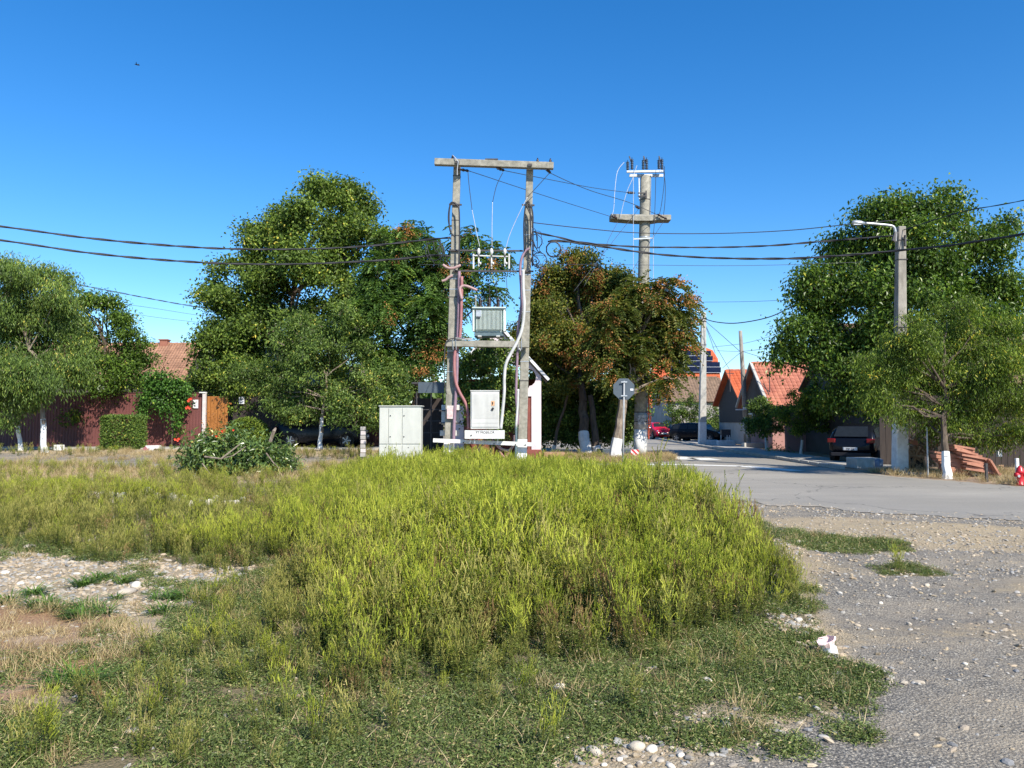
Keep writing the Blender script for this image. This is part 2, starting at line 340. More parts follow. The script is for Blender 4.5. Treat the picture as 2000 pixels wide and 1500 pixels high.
# ground material: zones carried by the mesh, broken up by noise
def ground_mat():
    m, t, b, o = nmat('ground_soil'); b.inputs['Roughness'].default_value = .95; b.inputs['Specular IOR Level'].default_value = .2
    at = N(t, 'ShaderNodeVertexColor', layer_name='zone'); sp = N(t, 'ShaderNodeSeparateColor'); t.links.new(at.outputs[0], sp.inputs[0])
    n1 = noise(t, 1.1, 7, .65); n2 = noise(t, 9, 6, .7); n3 = noise(t, 60, 4, .7); n4 = noise(t, 160, 3, .6); ns = noise(t, .9, 5, .6, stretch=(.25, 1, 1))
    def soft(ch, amt=1.0, lo=.38, hi=.62):
        a = math_(t, 'ADD', ch, math_(t, 'MULTIPLY', math_(t, 'SUBTRACT', math_(t, 'ADD', math_(t, 'MULTIPLY', n1, .5), math_(t, 'MULTIPLY', n2, .5)), .5), amt))
        return ramp(t, a, [(lo, g3(0)), (hi, g3(1))])
    dirt = mixc(t, ramp(t, n2, [(.35, g3(0)), (.65, g3(1))]), (.46, .36, .22), (.31, .25, .165))
    dirt = mixc(t, ramp(t, n3, [(.55, g3(0)), (.62, g3(1))]), dirt, (.60, .51, .36))
    dirt = mixc(t, ramp(t, n4, [(.56, g3(0)), (.66, g3(.8))]), dirt, (.14, .12, .10))
    v = N(t, 'ShaderNodeTexVoronoi'); v.inputs['Scale'].default_value = 66; tc = N(t, 'ShaderNodeTexCoord'); t.links.new(tc.outputs['Object'], v.inputs['Vector'])
    vc = N(t, 'ShaderNodeSeparateColor'); t.links.new(v.outputs['Color'], vc.inputs[0])
    chip = ramp(t, vc.outputs[0], [(0, (.11, .10, .09)), (.35, (.25, .235, .205)), (.7, (.40, .365, .30)), (1, (.62, .55, .42))])
    chip = mixc(t, ramp(t, v.outputs['Distance'], [(.3, g3(0)), (.65, g3(.85))]), chip, (.05, .05, .05))
    asp = mixc(t, ramp(t, n3, [(.4, g3(.05)), (.7, g3(.5))]), chip, (.33, .30, .25))
    straw = mixc(t, ramp(t, n3, [(.4, g3(0)), (.6, g3(1))]), (.42, .27, .15), (.25, .135, .075))
    straw = mixc(t, ramp(t, n1, [(.5, g3(0)), (.6, g3(.7))]), straw, (.46, .36, .25))
    soil = mixc(t, ramp(t, n3, [(.4, g3(0)), (.65, g3(1))]), (.13, .115, .06), (.27, .21, .125))
    nd = noise(t, .8, 7, .7, stretch=(.6, 1, 1)); asp = mixc(t, ramp(t, nd, [(.46, g3(0)), (.66, g3(.75))]), asp, (.42, .35, .25))
    c = mixc(t, soft(sp.outputs[0], .9), dirt, asp)
    c = mixc(t, soft(sp.outputs[2], .9), c, straw)
    c = mixc(t, soft(sp.outputs[1], 1.1), c, soil)
    c = mixc(t, ramp(t, ns, [(.45, g3(0)), (.7, g3(.35))]), c, (.30, .25, .19))
    t.links.new(c, b.inputs['Base Color'])
    bp = N(t, 'ShaderNodeBump'); bp.inputs['Strength'].default_value = .9; bp.inputs['Distance'].default_value = .012
    h = math_(t, 'ADD', math_(t, 'ADD', n3, math_(t, 'MULTIPLY', n4, .6)), math_(t, 'MULTIPLY', v.outputs['Distance'], -.8))
    t.links.new(h, bp.inputs['Height']); t.links.new(bp.outputs[0], b.inputs['Normal']); return m
def road_mat():
    m, t, b, o = nmat('worn_asphalt'); b.inputs['Roughness'].default_value = .85; b.inputs['Specular IOR Level'].default_value = .35
    at = N(t, 'ShaderNodeAttribute', attribute_name='dust')
    n1 = noise(t, .5, 6, .6, stretch=(.35, 1, 1)); n2 = noise(t, 6, 6, .7); n3 = noise(t, 90, 4, .7); n5 = noise(t, .22, 3, .5)
    c = mixc(t, ramp(t, n1, [(.35, g3(0)), (.65, g3(1))]), (.275, .255, .215), (.37, .34, .285))
    c = mixc(t, ramp(t, n5, [(.45, g3(0)), (.6, g3(.5))]), c, (.25, .235, .205))
    c = mixc(t, ramp(t, n3, [(.5, g3(0)), (.62, g3(.5))]), c, (.13, .12, .11))
    c = mixc(t, ramp(t, n3, [(.3, g3(.45)), (.4, g3(0))]), c, (.42, .39, .34))
    d = ramp(t, math_(t, 'ADD', at.outputs['Fac'], math_(t, 'MULTIPLY', math_(t, 'SUBTRACT', n2, .5), 1.2)), [(.4, g3(0)), (.65, g3(1))])
    c = mixc(t, d, c, (.36, .31, .235))
    mp = N(t, 'ShaderNodeTexCoord'); wv = N(t, 'ShaderNodeTexVoronoi', feature='DISTANCE_TO_EDGE'); wv.inputs['Scale'].default_value = .28
    nz = N(t, 'ShaderNodeTexNoise'); nz.inputs['Scale'].default_value = 1.5; t.links.new(mp.outputs['Object'], nz.inputs['Vector'])
    vm = N(t, 'ShaderNodeVectorMath', operation='ADD'); t.links.new(mp.outputs['Object'], vm.inputs[0]); t.links.new(nz.outputs['Color'], vm.inputs[1]); t.links.new(vm.outputs[0], wv.inputs['Vector'])
    c = mixc(t, ramp(t, wv.outputs['Distance'], [(0, g3(.75)), (.006, g3(0))]), c, (.06, .055, .05))
    t.links.new(c, b.inputs['Base Color'])
    bp = N(t, 'ShaderNodeBump'); bp.inputs['Strength'].default_value = .6; bp.inputs['Distance'].default_value = .006
    t.links.new(n3, bp.inputs['Height']); t.links.new(bp.outputs[0], b.inputs['Normal']); return m
M['ground'] = ground_mat(); M['road'] = road_mat()
M['walk'] = pm('pavement_concrete', (.42, .40, .35), (.33, .31, .27), 3, .9, bump=.3, grime=.25)
M['paint'] = pm('road_paint', (.72, .71, .66), (.40, .39, .36), 7, .8, lo=.5, hi=.75)

# ------------------------------------------------------------------ GROUND, ROAD, PAVEMENTS
def axis(bands):
    out = []
    for a, b, s in bands: out += list(np.arange(a, b, s))
    return np.array(out+[bands[-1][1]])
def gridmesh(xs, ys, keep=None):
    X, Y = np.meshgrid(xs, ys); nx, ny = len(xs), len(ys)
    i = np.arange(nx*ny).reshape(ny, nx)
    q = np.stack([i[:-1, :-1], i[:-1, 1:], i[1:, 1:], i[1:, :-1]], -1).reshape(-1, 4)
    return X.ravel(), Y.ravel(), q
xs = axis([(-900, -100, 100), (-100, -24, 6), (-24, -8, .5), (-8, 9, .09), (9, 22, .4), (22, 100, 6), (100, 900, 100)])
ys = axis([(-300, -20, 40), (-20, 2, 2), (2, 13, .09), (13, 24, .25), (24, 60, 1), (60, 200, 10), (200, 1500, 130)])
X, Y, Q = gridmesh(xs, ys); Z = hz(X, Y)
rough = fbm(X, Y, 3.1, 4)-.5
asn = sstep(.5, -.5, sdp(X, Y, ASPN)); mid = .64+.5*(fbm(X*.6+9, Y*1.3, .9, 5)-.5)*2
rt = sstep(-.3, 1.0, X-1.6)*sstep(3, 3.2, Y)
R_ = np.maximum(asn, rt*np.clip(mid, 0, 1)); R_ = np.where(sdp(X, Y, ROAD) < 2.0, np.maximum(R_, .95*sstep(1.8, .3, sdp(X, Y, ROAD))), R_)
R_ = np.maximum(R_, .8*sstep(.5, -.3, sdp(X, Y, DARKP))); R_ = R_*(1-sstep(.5, -.3, sdp(X, Y, SAND))*.7); R_ *= 1-.9*sstep(.4, -.3, sdp(X, Y, GRITW))
G_ = sstep(.25, -.35, sdp(X, Y, COVER)+rough*.5); G_ = np.maximum(G_, sstep(.3, -.3, sdp(X, Y, WEED)))
for p in PATCH: G_ = np.maximum(G_, .9*sstep(.15, -.1, sdp(X, Y, p)))
G_ = G_*(1-sstep(.3, -.3, sdp(X, Y, BARE)+rough*.6)); G_ = G_*(1-.9*sstep(.2, -.4, sdp(X, Y, STRAW)+rough*.6))
G_ = np.where((Y > 60) | (np.abs(X) > 40), .75, G_)
B_ = sstep(.3, -.3, sdp(X, Y, STRAW)); B_ = np.maximum(B_, .38*sstep(17, 22, Y)*sstep(5, 2, X)); B_ = np.maximum(B_, .55*(X > 11)*(Y > 17))
meshobj('ground', np.stack([X, Y, Z], 1), Q, M['ground'], attrs={'zone': np.stack([R_, G_, B_, np.ones_like(R_)], 1)}, smooth=True, kind='structure')
# road sheet: grid cut to its outline, ragged on the near side
xs = axis([(-30, 2, 1), (2, 16, .16), (16, 60, 1)]); ys = axis([(7, 11, .5), (11, 24, .12), (24, 60, .5), (60, 130, 5)])
X, Y, Q = gridmesh(xs, ys); sd_ = sdp(X, Y, ROAD)+(fbm(X, Y, 1.6, 4)-.5)*.9*sstep(24, 19, Y)
ok = (sd_[Q] < 0).all(1); Q = Q[ok]; us, inv = np.unique(Q, return_inverse=True)
dust = sstep(-1.2, 0, sd_)*.55*sstep(.35, .6, fbm(X*.4, Y*1.2, 1.1)); dust = np.maximum(dust, .35*(fbm(X*.3, Y*1.3, .8)-.3))
meshobj('road', np.stack([X, Y, np.full_like(X, .006)], 1)[us], inv.reshape(-1, 4), M['road'], attrs={'dust': dust[us]}, kind='structure')
def strip(name, pts, w, z, mat, th=None, **pr):
    mb = MB(); pts = [Vector((p[0], p[1], 0)) for p in pts]
    for a, b in zip(pts[:-1], pts[1:]):
        n = (b-a).normalized().cross(Vector((0, 0, 1)))*w/2; h = Vector((0, 0, z))
        if th: mb.slab([a-n+h-Vector((0, 0, th)), b-n+h-Vector((0, 0, th)), b+n+h-Vector((0, 0, th)), a+n+h-Vector((0, 0, th))], (0, 0, th))
        else: mb.add([a-n+h, b-n+h, b+n+h, a+n+h], [(3, 2, 1, 0)])
    return mb.build(name, mat, **pr)
def gl(*a): return [G(*p) for p in a]
strip('road_marking', gl((1195, 907), (1330, 908), (1450, 911), (1557, 920)), .62, .012, M['paint'], kind='structure', label='thin worn white line across the road mouth')
strip('road_marking', gl((1302, 892.5), (1328, 898)), 1.7, .012, M['paint'], kind='structure', label='white road patch by the verge')
strip('road_marking', gl((1362, 895), (1388, 899)), 1.0, .012, M['paint'], kind='structure', label='broken white road marking fragment')
strip('road_marking', gl((1575, 899), (1640, 911)), .4, .012, M['paint'], kind='structure', label='short pale line near the parked dark car')
# kerb stones along the right edge of the street, each one a piece
kerb = MB().box((11.4, 60, .0), (.02, .02, .02)).build('kerb', M['concrete_lt'], kind='structure')
kl = [(15.6, 130), (12.5, 64), (11.5, 42), (11.2, 34), (11.0, 26)]
def along(pts, step):
    out = []; pts = [Vector((*p, 0)) if len(p) == 2 else Vector(p) for p in pts]
    for a, b in zip(pts[:-1], pts[1:]):
        n = max(1, int((b-a).length/step))
        for i in range(n): out.append((a.lerp(b, i/n), a.lerp(b, (i+1)/n)))
    return out
kb = MB().box((0, 0, 0), (.96, .16, .2)); k0 = kb.build('kerbstone', M['concrete_lt'], kerb, bevel=.01, local=True); kerb_me = k0.data; bpy.data.objects.remove(k0)
for i, (a, b) in enumerate(along(kl[::-1], 1.0)):
    o = bpy.data.objects.new('kerbstone', kerb_me); COL.objects.link(o); o.parent = kerb
    o.location = ((a+b)/2)+Vector((.08, 0, .02+random.uniform(-.01, .01))); o.rotation_euler = (0, random.uniform(-.01, .01), math.atan2(b.y-a.y, b.x-a.x)+random.uniform(-.02, .02))
    if i > 60: break
strip('sidewalk', [(12.6, 25), (12.6, 34), (13.2, 46), (14.2, 66)], 1.6, .07, M['walk'], .12, kind='structure', label='narrow concrete pavement on the right of the street')
strip('sidewalk', [(11.6, 24.2), (15, 21.9), (26, 18.6)], .9, .05, M['walk'], .12, kind='structure', label='concrete pavement under the right trees')
strip('path', [(-34, 36.2), (-20, 36.0), (-5.6, 35.6)], 1.7, .40, M['walk'], .15, kind='structure')

# ------------------------------------------------------------------ SCATTER (ground vegetation and gravel): geometry nodes on points
def scatter(name, pts, protos, scl, rot, idx, host_mat=None, **pr):
    me = bpy.data.meshes.new(name); n = len(pts); me.vertices.add(n); me.vertices.foreach_set('co', np.asarray(pts, np.float32).ravel())
    a = me.attributes.new('scl', 'FLOAT', 'POINT'); a.data.foreach_set('value', np.asarray(scl, np.float32))
    a = me.attributes.new('rot', 'FLOAT_VECTOR', 'POINT'); a.data.foreach_set('vector', np.asarray(rot, np.float32).ravel())
    a = me.attributes.new('pid', 'INT', 'POINT'); a.data.foreach_set('value', np.asarray(idx, np.int32))
    o = bpy.data.objects.new(name, me); COL.objects.link(o); props(o, **pr)
    g = bpy.data.node_groups.new(name, 'GeometryNodeTree'); g.interface.new_socket('Geometry', in_out='INPUT', socket_type='NodeSocketGeometry'); g.interface.new_socket('Geometry', in_out='OUTPUT', socket_type='NodeSocketGeometry')
    gi = g.nodes.new('NodeGroupInput'); go = g.nodes.new('NodeGroupOutput'); j = g.nodes.new('GeometryNodeJoinGeometry'); L = g.links.new
    def na(nm, ty):
        k = g.nodes.new('GeometryNodeInputNamedAttribute'); k.data_type = ty; k.inputs[0].default_value = nm; return [s for s in k.outputs if s.enabled][0]
    s_, r_, p_ = na('scl', 'FLOAT'), na('rot', 'FLOAT_VECTOR'), na('pid', 'INT')
    for i, pr_ in enumerate(protos):
        oi = g.nodes.new('GeometryNodeObjectInfo'); oi.inputs['Object'].default_value = pr_; oi.inputs['As Instance'].default_value = True
        ip = g.nodes.new('GeometryNodeInstanceOnPoints'); c = g.nodes.new('FunctionNodeCompare'); c.data_type = 'INT'; c.operation = 'EQUAL'
        ins = [s for s in c.inputs if s.enabled]; L(p_, ins[0]); ins[1].default_value = i
        L(gi.outputs[0], ip.inputs['Points']); L(c.outputs[0], ip.inputs['Selection']); L(oi.outputs['Geometry'], ip.inputs['Instance'])
        L(r_, ip.inputs['Rotation']); L(s_, ip.inputs['Scale']); L(ip.outputs[0], j.inputs[0])
    L(j.outputs[0], go.inputs[0]); md = o.modifiers.new('scatter', 'NODES'); md.node_group = g; return o

def leafquads(C, D, Nn, Ln, Wd, fold=.18, curl=.15, mid=.42):
    D = D/np.linalg.norm(D, axis=1, keepdims=True); S = np.cross(D, Nn); S /= np.linalg.norm(S, axis=1, keepdims=True)+1e-9; Nn = np.cross(S, D)
    Ln = Ln[:, None]; Wd = Wd[:, None]; m = C+D*Ln*mid
    a = C; b = m+S*Wd/2+Nn*Wd*fold; c = C+D*Ln-Nn*Ln*curl; d = m-S*Wd/2+Nn*Wd*fold
    co = np.stack([a, b, c, d], 1).reshape(-1, 3); q = np.arange(len(C)*4).reshape(-1, 4); return co, q
def rdir(n, r=RNG):
    v = r.normal(size=(n, 3)); return v/np.linalg.norm(v, axis=1, keepdims=True)
class QB:
    """collects quad geometry with a per-vertex rnd value and a material index"""
    def __init__(s): s.c = []; s.q = []; s.r = []; s.m = []; s.n = 0
    def add(s, co, q, rnd, mi=0):
        s.c.append(co); s.q.append(q+s.n); s.n += len(co); s.m.append(np.full(len(q), mi))
        s.r.append(np.repeat(rnd, len(co)//max(1, len(rnd))) if len(rnd) != len(co) else rnd)
    def tube(s, pts, rad, rnd, mi=0, n=3):
        pts = np.asarray(pts, float); m = len(pts); t = np.gradient(pts, axis=0); t /= np.linalg.norm(t, axis=1, keepdims=True)+1e-9
        ref = np.array([1., .2, 0]) if abs(t[0][2]) > .7 else np.array([0, 0, 1.])
        u = np.cross(t, ref); u /= np.linalg.norm(u, axis=1, keepdims=True)+1e-9; v = np.cross(t, u)
        rad = np.broadcast_to(np.asarray(rad, float), (m,)); a = np.arange(n)*2*math.pi/n
        co = (pts[:, None]+rad[:, None, None]*(np.cos(a)[None, :, None]*u[:, None]+np.sin(a)[None, :, None]*v[:, None])).reshape(-1, 3)
        i = np.arange(m-1)[:, None]*n; k = np.arange(n)[None, :]; k2 = (k+1) % n
        q = np.stack([i+k, i+k2, i+n+k2, i+n+k], -1).reshape(-1, 4); s.add(co, q, np.full(len(co), rnd), mi)
    def obj(s, name, mats, parent=None, link=True, **pr):
        return meshobj(name, np.concatenate(s.c), np.concatenate(s.q), mats, parent, {'rnd': np.concatenate(s.r)}, np.concatenate(s.m), link=link, **pr)

def weed_proto(seed, H, spikes, mats, spread=.20, leafn=90, leafL=.055, spikeL=(.05, .12), spr=.0036):
    r = np.random.default_rng(seed); qb = QB()
    for s in range(spikes):
        a = r.uniform(0, 6.28); lean = r.uniform(.02, .26); h = H*r.uniform(.62, 1.05); b = np.array([math.cos(a), math.sin(a), 0])
        o = b*spread*r.uniform(0, .7); t = np.linspace(0, 1, 6)[:, None]
        pts = o+b*lean*h*(t**1.5)*.8+np.array([0, 0, 1])*h*t+np.array([r.normal(), r.normal(), 0])*.02*np.sin(t*5)
        qb.tube(pts, np.linspace(.0032, .0013, 6), r.uniform(0, 1), 1)
        ends = [(pts[-1], pts[-1]-pts[-2])]
        for k in range(r.integers(4, 8)):
            i = r.integers(2, 5); p = pts[i]+(pts[i+1]-pts[i])*r.random() if i < 5 else pts[i]
            dd = np.array([r.normal()*.34, r.normal()*.34, 1.]); dd /= np.linalg.norm(dd); L = r.uniform(.05, .13)*H/.75
            qb.tube([p, p+dd*L*.5, p+dd*L+np.array([0, 0, .02])], [.0018, .0015, .001], r.uniform(0, 1), 1); ends.append((p+dd*L, dd+np.array([0, 0, .5])))
        for p, dd in ends:
            dd = dd/np.linalg.norm(dd); L = r.uniform(*spikeL)*H/.75; bend = np.array([r.normal(), r.normal(), 0])*.18*L; tt = np.linspace(0, 1, 7)[:, None]
            sp = p+dd*L*tt+bend*tt**2; rr = spr*np.array([.5, 1, .75, 1.1, .7, .9, .25])*r.uniform(.8, 1.3)
            qb.tube(sp, rr, r.uniform(0, 1), 2)
            n = 7; tq = r.random(n)[:, None]; C = p+dd*L*tq+bend*tq**2; Dq = rdir(n, r)+dd*.5
            co, q = leafquads(C, Dq, rdir(n, r), r.uniform(.009, .016, n), r.uniform(.005, .009, n)); qb.add(co, q, r.uniform(.2, 1, n), 2)
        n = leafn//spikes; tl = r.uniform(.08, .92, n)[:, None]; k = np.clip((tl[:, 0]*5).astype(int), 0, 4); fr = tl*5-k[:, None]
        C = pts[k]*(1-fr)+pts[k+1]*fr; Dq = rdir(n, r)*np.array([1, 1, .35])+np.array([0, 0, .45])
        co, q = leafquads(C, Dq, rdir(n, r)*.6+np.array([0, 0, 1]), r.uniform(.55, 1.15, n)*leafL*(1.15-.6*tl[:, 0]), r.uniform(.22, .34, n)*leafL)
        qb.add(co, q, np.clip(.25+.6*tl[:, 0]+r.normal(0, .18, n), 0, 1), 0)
    return qb.obj('weed_plant', mats, link=False)
WM = [M['w_leaf'], M['w_stem'], M['w_spike']]; OM = [M['w_leaf'], M['w_stem'], M['o_spike']]; BM = [M['straw'], M['w_stem'], M['b_spike']]
weeds = [weed_proto(100+i, .72, 10, WM, leafn=230) for i in range(5)]+[weed_proto(200+i, .66, 9, OM, leafn=200, leafL=.06) for i in range(4)]+[weed_proto(300, .6, 6, BM, leafn=60)]\
    + [weed_proto(400+i, .55, 5, [M['w_leaf'], M['w_stem'], M['w_leaf']], spread=.16, leafn=260, leafL=.055, spikeL=(.03, .06), spr=.002) for i in range(2)]
def cover_proto(seed, R, n, hgt, L, W, mat, blades=0, straw=0):
    r = np.random.default_rng(seed); qb = QB(); a = r.uniform(0, 6.28, n); d = R*np.sqrt(r.random(n))
    C = np.stack([np.cos(a)*d, np.sin(a)*d, np.abs(r.normal(0, .5, n))*hgt*(1-.5*d/R)], 1)
    Dq = rdir(n, r)*np.array([1, 1, .5])+np.array([0, 0, .25]); co, q = leafquads(C, Dq, rdir(n, r)*.7+np.array([0, 0, 1]), r.uniform(.6, 1.3, n)*L, r.uniform(.6, 1.3, n)*W)
    qb.add(co, q, np.clip(r.normal(.45, .25, n), 0, 1), 0)
    for cnt, mi, hh in ((blades, 0, 1.), (straw, 1, 1.3)):
        if cnt:
            a = r.uniform(0, 6.28, cnt); d = R*.8*np.sqrt(r.random(cnt)); C = np.stack([np.cos(a)*d, np.sin(a)*d, np.zeros(cnt)], 1)
            Dq = np.stack([r.normal(0, .6, cnt), r.normal(0, .6, cnt), np.ones(cnt)], 1); co, q = leafquads(C, Dq, rdir(cnt, r), r.uniform(.05, .12, cnt)*hh, np.full(cnt, .0035), curl=.3); qb.add(co, q, r.uniform(0, 1, cnt), mi)
    return qb.obj('ground_plant', [mat, M['straw']], link=False)
covers = [cover_proto(500+i, .13, 260, .05, .020, .008, M['g_mat'], 4, 1) for i in range(5)]
straws = [cover_proto(520+i, .12, 30, .015, .015, .005, M['straw'], 0, 60) for i in range(3)]
broad = [cover_proto(540+i, .13, 20, .04, .05, .012, M['g_broad'], 0, 2) for i in range(2)]
for i in range(2):
    r = np.random.default_rng(560+i); qb = QB(); n = 46; a = r.uniform(0, 6.28, n); C = np.stack([np.cos(a)*.05, np.sin(a)*.05, np.zeros(n)], 1)*r.random((n, 1))
    co, q = leafquads(C, np.stack([np.cos(a), np.sin(a), r.uniform(.35, 1.3, n)], 1), np.tile([0, 0, 1.], (n, 1)), r.uniform(.10, .22, n), r.uniform(.008, .014, n), curl=.35); qb.add(co, q, r.random(n), 0)
    broad[i] = qb.obj('ground_plant', [M['g_broad']], link=False)

def sample(n, x0, x1, y0, y1):
    return RNG.uniform(x0, x1, n), RNG.uniform(y0, y1, n)
def rotz(n, tilt=.12): return np.stack([RNG.normal(0, tilt, n), RNG.normal(0, tilt, n), RNG.uniform(0, 6.28, n)], 1)
# tall weeds
x, y = sample(32000, -17, 5.4, 4.2, 23)
sdw = sdp(x, y, WEED)+(fbm(x, y, 1.2)-.5)*1.6+.10
dn = fbm(x+9, y+4, .55, 3); left = sstep(-.5, -3.5, x+(y-6)*.18)
dens = np.where(y < 10, .66, .55)*(1-.80*left*sstep(.42, .58, fbm(x, y, .6)))
keep = (sdw < 0) & (RNG.random(len(x)) < dens) & (np.abs(x) < .72*y+1.5)
x, y, sdw, left, dn = x[keep], y[keep], sdw[keep], left[keep], dn[keep]
edge = sstep(0, -.7, sdw); s = (.60+.43*edge)*(1-.42*left)*(.62+.85*dn)*RNG.uniform(.70, 1.16, len(x))*np.where(RNG.random(len(x)) < .03, 1.22, 1)
frontl = sstep(8.5, 5.5, y)*sstep(-.2, -2.2, x); s *= 1-.3*frontl
s *= .93-.13*sstep(12, 19, y)-.13*sstep(13, 17, y)*sstep(0, 2.5, x)
u = RNG.random(len(x)); olive = np.clip(.15+.75*left+.5*frontl+1.9*(fbm(x, y, .42, 3)-.54)+.35*sstep(.5, 0, edge), 0, .95)
idx = np.where(u < olive, RNG.integers(5, 9, len(x)), RNG.integers(0, 5, len(x)))
br = (fbm(x+80, y+20, .9, 3) > .61) & (RNG.random(len(x)) < .45); idx = np.where(br, 9, idx)
low = (RNG.random(len(x)) < .12+.25*left*(y < 14)); idx = np.where(low, RNG.integers(10, 12, len(x)), idx); s = np.where(low, s*.8, s)
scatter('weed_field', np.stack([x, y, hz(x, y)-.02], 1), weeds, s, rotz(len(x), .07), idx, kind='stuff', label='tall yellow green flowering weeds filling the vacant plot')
# loose outliers along the edge, in the cover and by the fence
ex = [G(*p) for p in [(1560, 1190), (1590, 1195), (1540, 1150), (1440, 1010), (1420, 1000), (1470, 1035), (1450, 1022), (1480, 1040), (1520, 1215), (1765, 1118), (1750, 1112), (1550, 1170), (1330, 960), (1360, 955), (1400, 985), (520, 1440), (300, 1290), (350, 1300), (390, 1290), (460, 1330), (480, 1270), (560, 1400), (620, 1450), (1060, 1470), (180, 1380), (340, 1380), (1230, 1390), (700, 1440), (770, 1430), (640, 1400), (420, 1250), (230, 1100), (200, 1105), (215, 1095), (180, 1098), (240, 1108), (50, 1490), (60, 1480)]]
x2, y2 = sample(900, -5, 1.6, 3.6, 7.5); k = (sdp(x2, y2, COVER) < -.2) & (sdp(x2, y2, WEED) > 0) & (sdp(x2, y2, STRAW) > .2) & (RNG.random(900) < .16+.30*sstep(-.4, -2.2, x2)); x2, y2 = x2[k], y2[k]
x3, y3 = sample(5200, -25, 4, 19, 34.6); k = (sdp(x3, y3, ROAD) > .3) & (sdp(x3, y3, WEED) > 0) & (fbm(x3, y3, .5) > .36) & ((y3 < 34) | (y3 > 37)) & (RNG.random(5200) < .6) & ~((y3 > 23.5) & (y3 < 26.5) & (x3 > -4.5) & (x3 < 1)); x3, y3 = x3[k], y3[k]
xa = np.concatenate([[p[0] for p in ex], x2, x3]); ya = np.concatenate([[p[1] for p in ex], y2, y3]); n = len(xa)
sa = np.concatenate([np.full(len(ex), .42), RNG.uniform(.16, .38, len(x2)), RNG.uniform(.3, .6, len(x3))]); sa[3:8] = .62; sa[12:15] = .5; sa[31:36] = .5
scatter('loose_weeds', np.stack([xa, ya, hz(xa, ya)-.01], 1), weeds, sa, rotz(n, .15), np.where(RNG.random(n) < .6, RNG.integers(5, 9, n), np.where(RNG.random(n) < .3, 9, RNG.integers(0, 5, n))), kind='stuff', label='thin scattered weeds around the edge of the plot')
# knotgrass mat
x, y = sample(30000, -7, 4.2, 3.2, 13); sdc = sdp(x, y, COVER)+(fbm(x, y, 2.2)-.5)*.9
k = (sdc < 0) & (sdp(x, y, BARE) > -.1) & (sdp(x, y, STRAW)+(fbm(x, y, 2)-.5) > 0) & (RNG.random(len(x)) < np.where(y < 8, .50, .26)*sstep(.30, .46, fbm(x+3, y+3, 1.7))) & ((sdp(x, y, WEED) > -.8) | (RNG.random(len(x)) < .35))
px_, py_ = [x[k]], [y[k]]
for pz in PATCH:
    bx0, by0 = pz.min(0); bx1, by1 = pz.max(0); n = int((bx1-bx0)*(by1-by0)*55)+6; xx, yy = sample(n, bx0, bx1, by0, by1); kk = sdp(xx, yy, pz) < .05; px_.append(xx[kk]); py_.append(yy[kk])
xx, yy = sample(2600, -6.5, -1.5, 4, 11); kk = ((sdp(xx, yy, BARE) < 0) | (sdp(xx, yy, STRAW) < 0)) & (fbm(xx+7, yy, 1.3) > .56); px_.append(xx[kk]); py_.append(yy[kk])
x = np.concatenate(px_); y = np.concatenate(py_); n = len(x); u = RNG.random(n); idx = np.where(u < .975, RNG.integers(0, 5, n), RNG.integers(5, 8, n))
scatter('ground_cover', np.stack([x, y, hz(x, y)-.004], 1), covers+straws, RNG.uniform(.65, 1.25, n)*np.where(y > 9, 1.25, 1), rotz(n, .06), idx, kind='stuff', label='low dark green knotgrass matting the near ground')
# straw litter and broad grass on the left
x, y = sample(2600, -7, -1.2, 3.6, 11); k = ((sdp(x, y, STRAW) < .3) & (RNG.random(2600) < .42)) | ((sdp(x, y, COVER) < 0) & (RNG.random(2600) < .03)); x, y = x[k], y[k]
xr, yr = sample(900, 11.2, 24, 18, 25); k = sdp(xr, yr, ROAD) > .05; xr, yr = xr[k], yr[k]
xv, yv = sample(1500, -1, 7.2, 29.5, 36); k = sdp(xv, yv, ROAD) > .02; xv, yv = xv[k], yv[k]
xw, yw = sample(1600, -20, -3, 19, 34); k = fbm(xw, yw, .6) > .4; xw, yw = xw[k], yw[k]
far = np.concatenate([np.zeros(len(x)), np.ones(len(xr)+len(xv)+len(xw))]); x = np.concatenate([x, xr, xv, xw]); y = np.concatenate([y, yr, yv, yw]); n = len(x)
scatter('dry_grass', np.stack([x, y, hz(x, y)-.004], 1), straws, RNG.uniform(.5, 1.1, n)*(1+1.2*far), rotz(n, .1), RNG.integers(0, 3, n), kind='stuff', label='dry straw and leaf litter in thin tufts')
bp_ = [G(*p) for p in [(110, 1195), (150, 1190), (190, 1192), (170, 1180), (130, 1205), (210, 1200), (95, 1185), (20, 1178), (180, 1135), (210, 1130), (240, 1138), (160, 1140), (60, 1160), (300, 1195), (335, 1170), (360, 1168), (140, 1330), (120, 1340), (160, 1338)]]
x = np.array([p[0] for p in bp_]); y = np.array([p[1] for p in bp_]); x = np.concatenate([x, x+RNG.normal(0, .12, len(x))]); y = np.concatenate([y, y+RNG.normal(0, .1, len(y))]); n = len(x)
scatter('broad_grass', np.stack([x, y, hz(x, y)], 1), broad, RNG.uniform(.7, 1.2, n), rotz(n, .05), RNG.integers(0, 2, n), kind='stuff', label='bright green broad bladed grass on the stony bare patch')
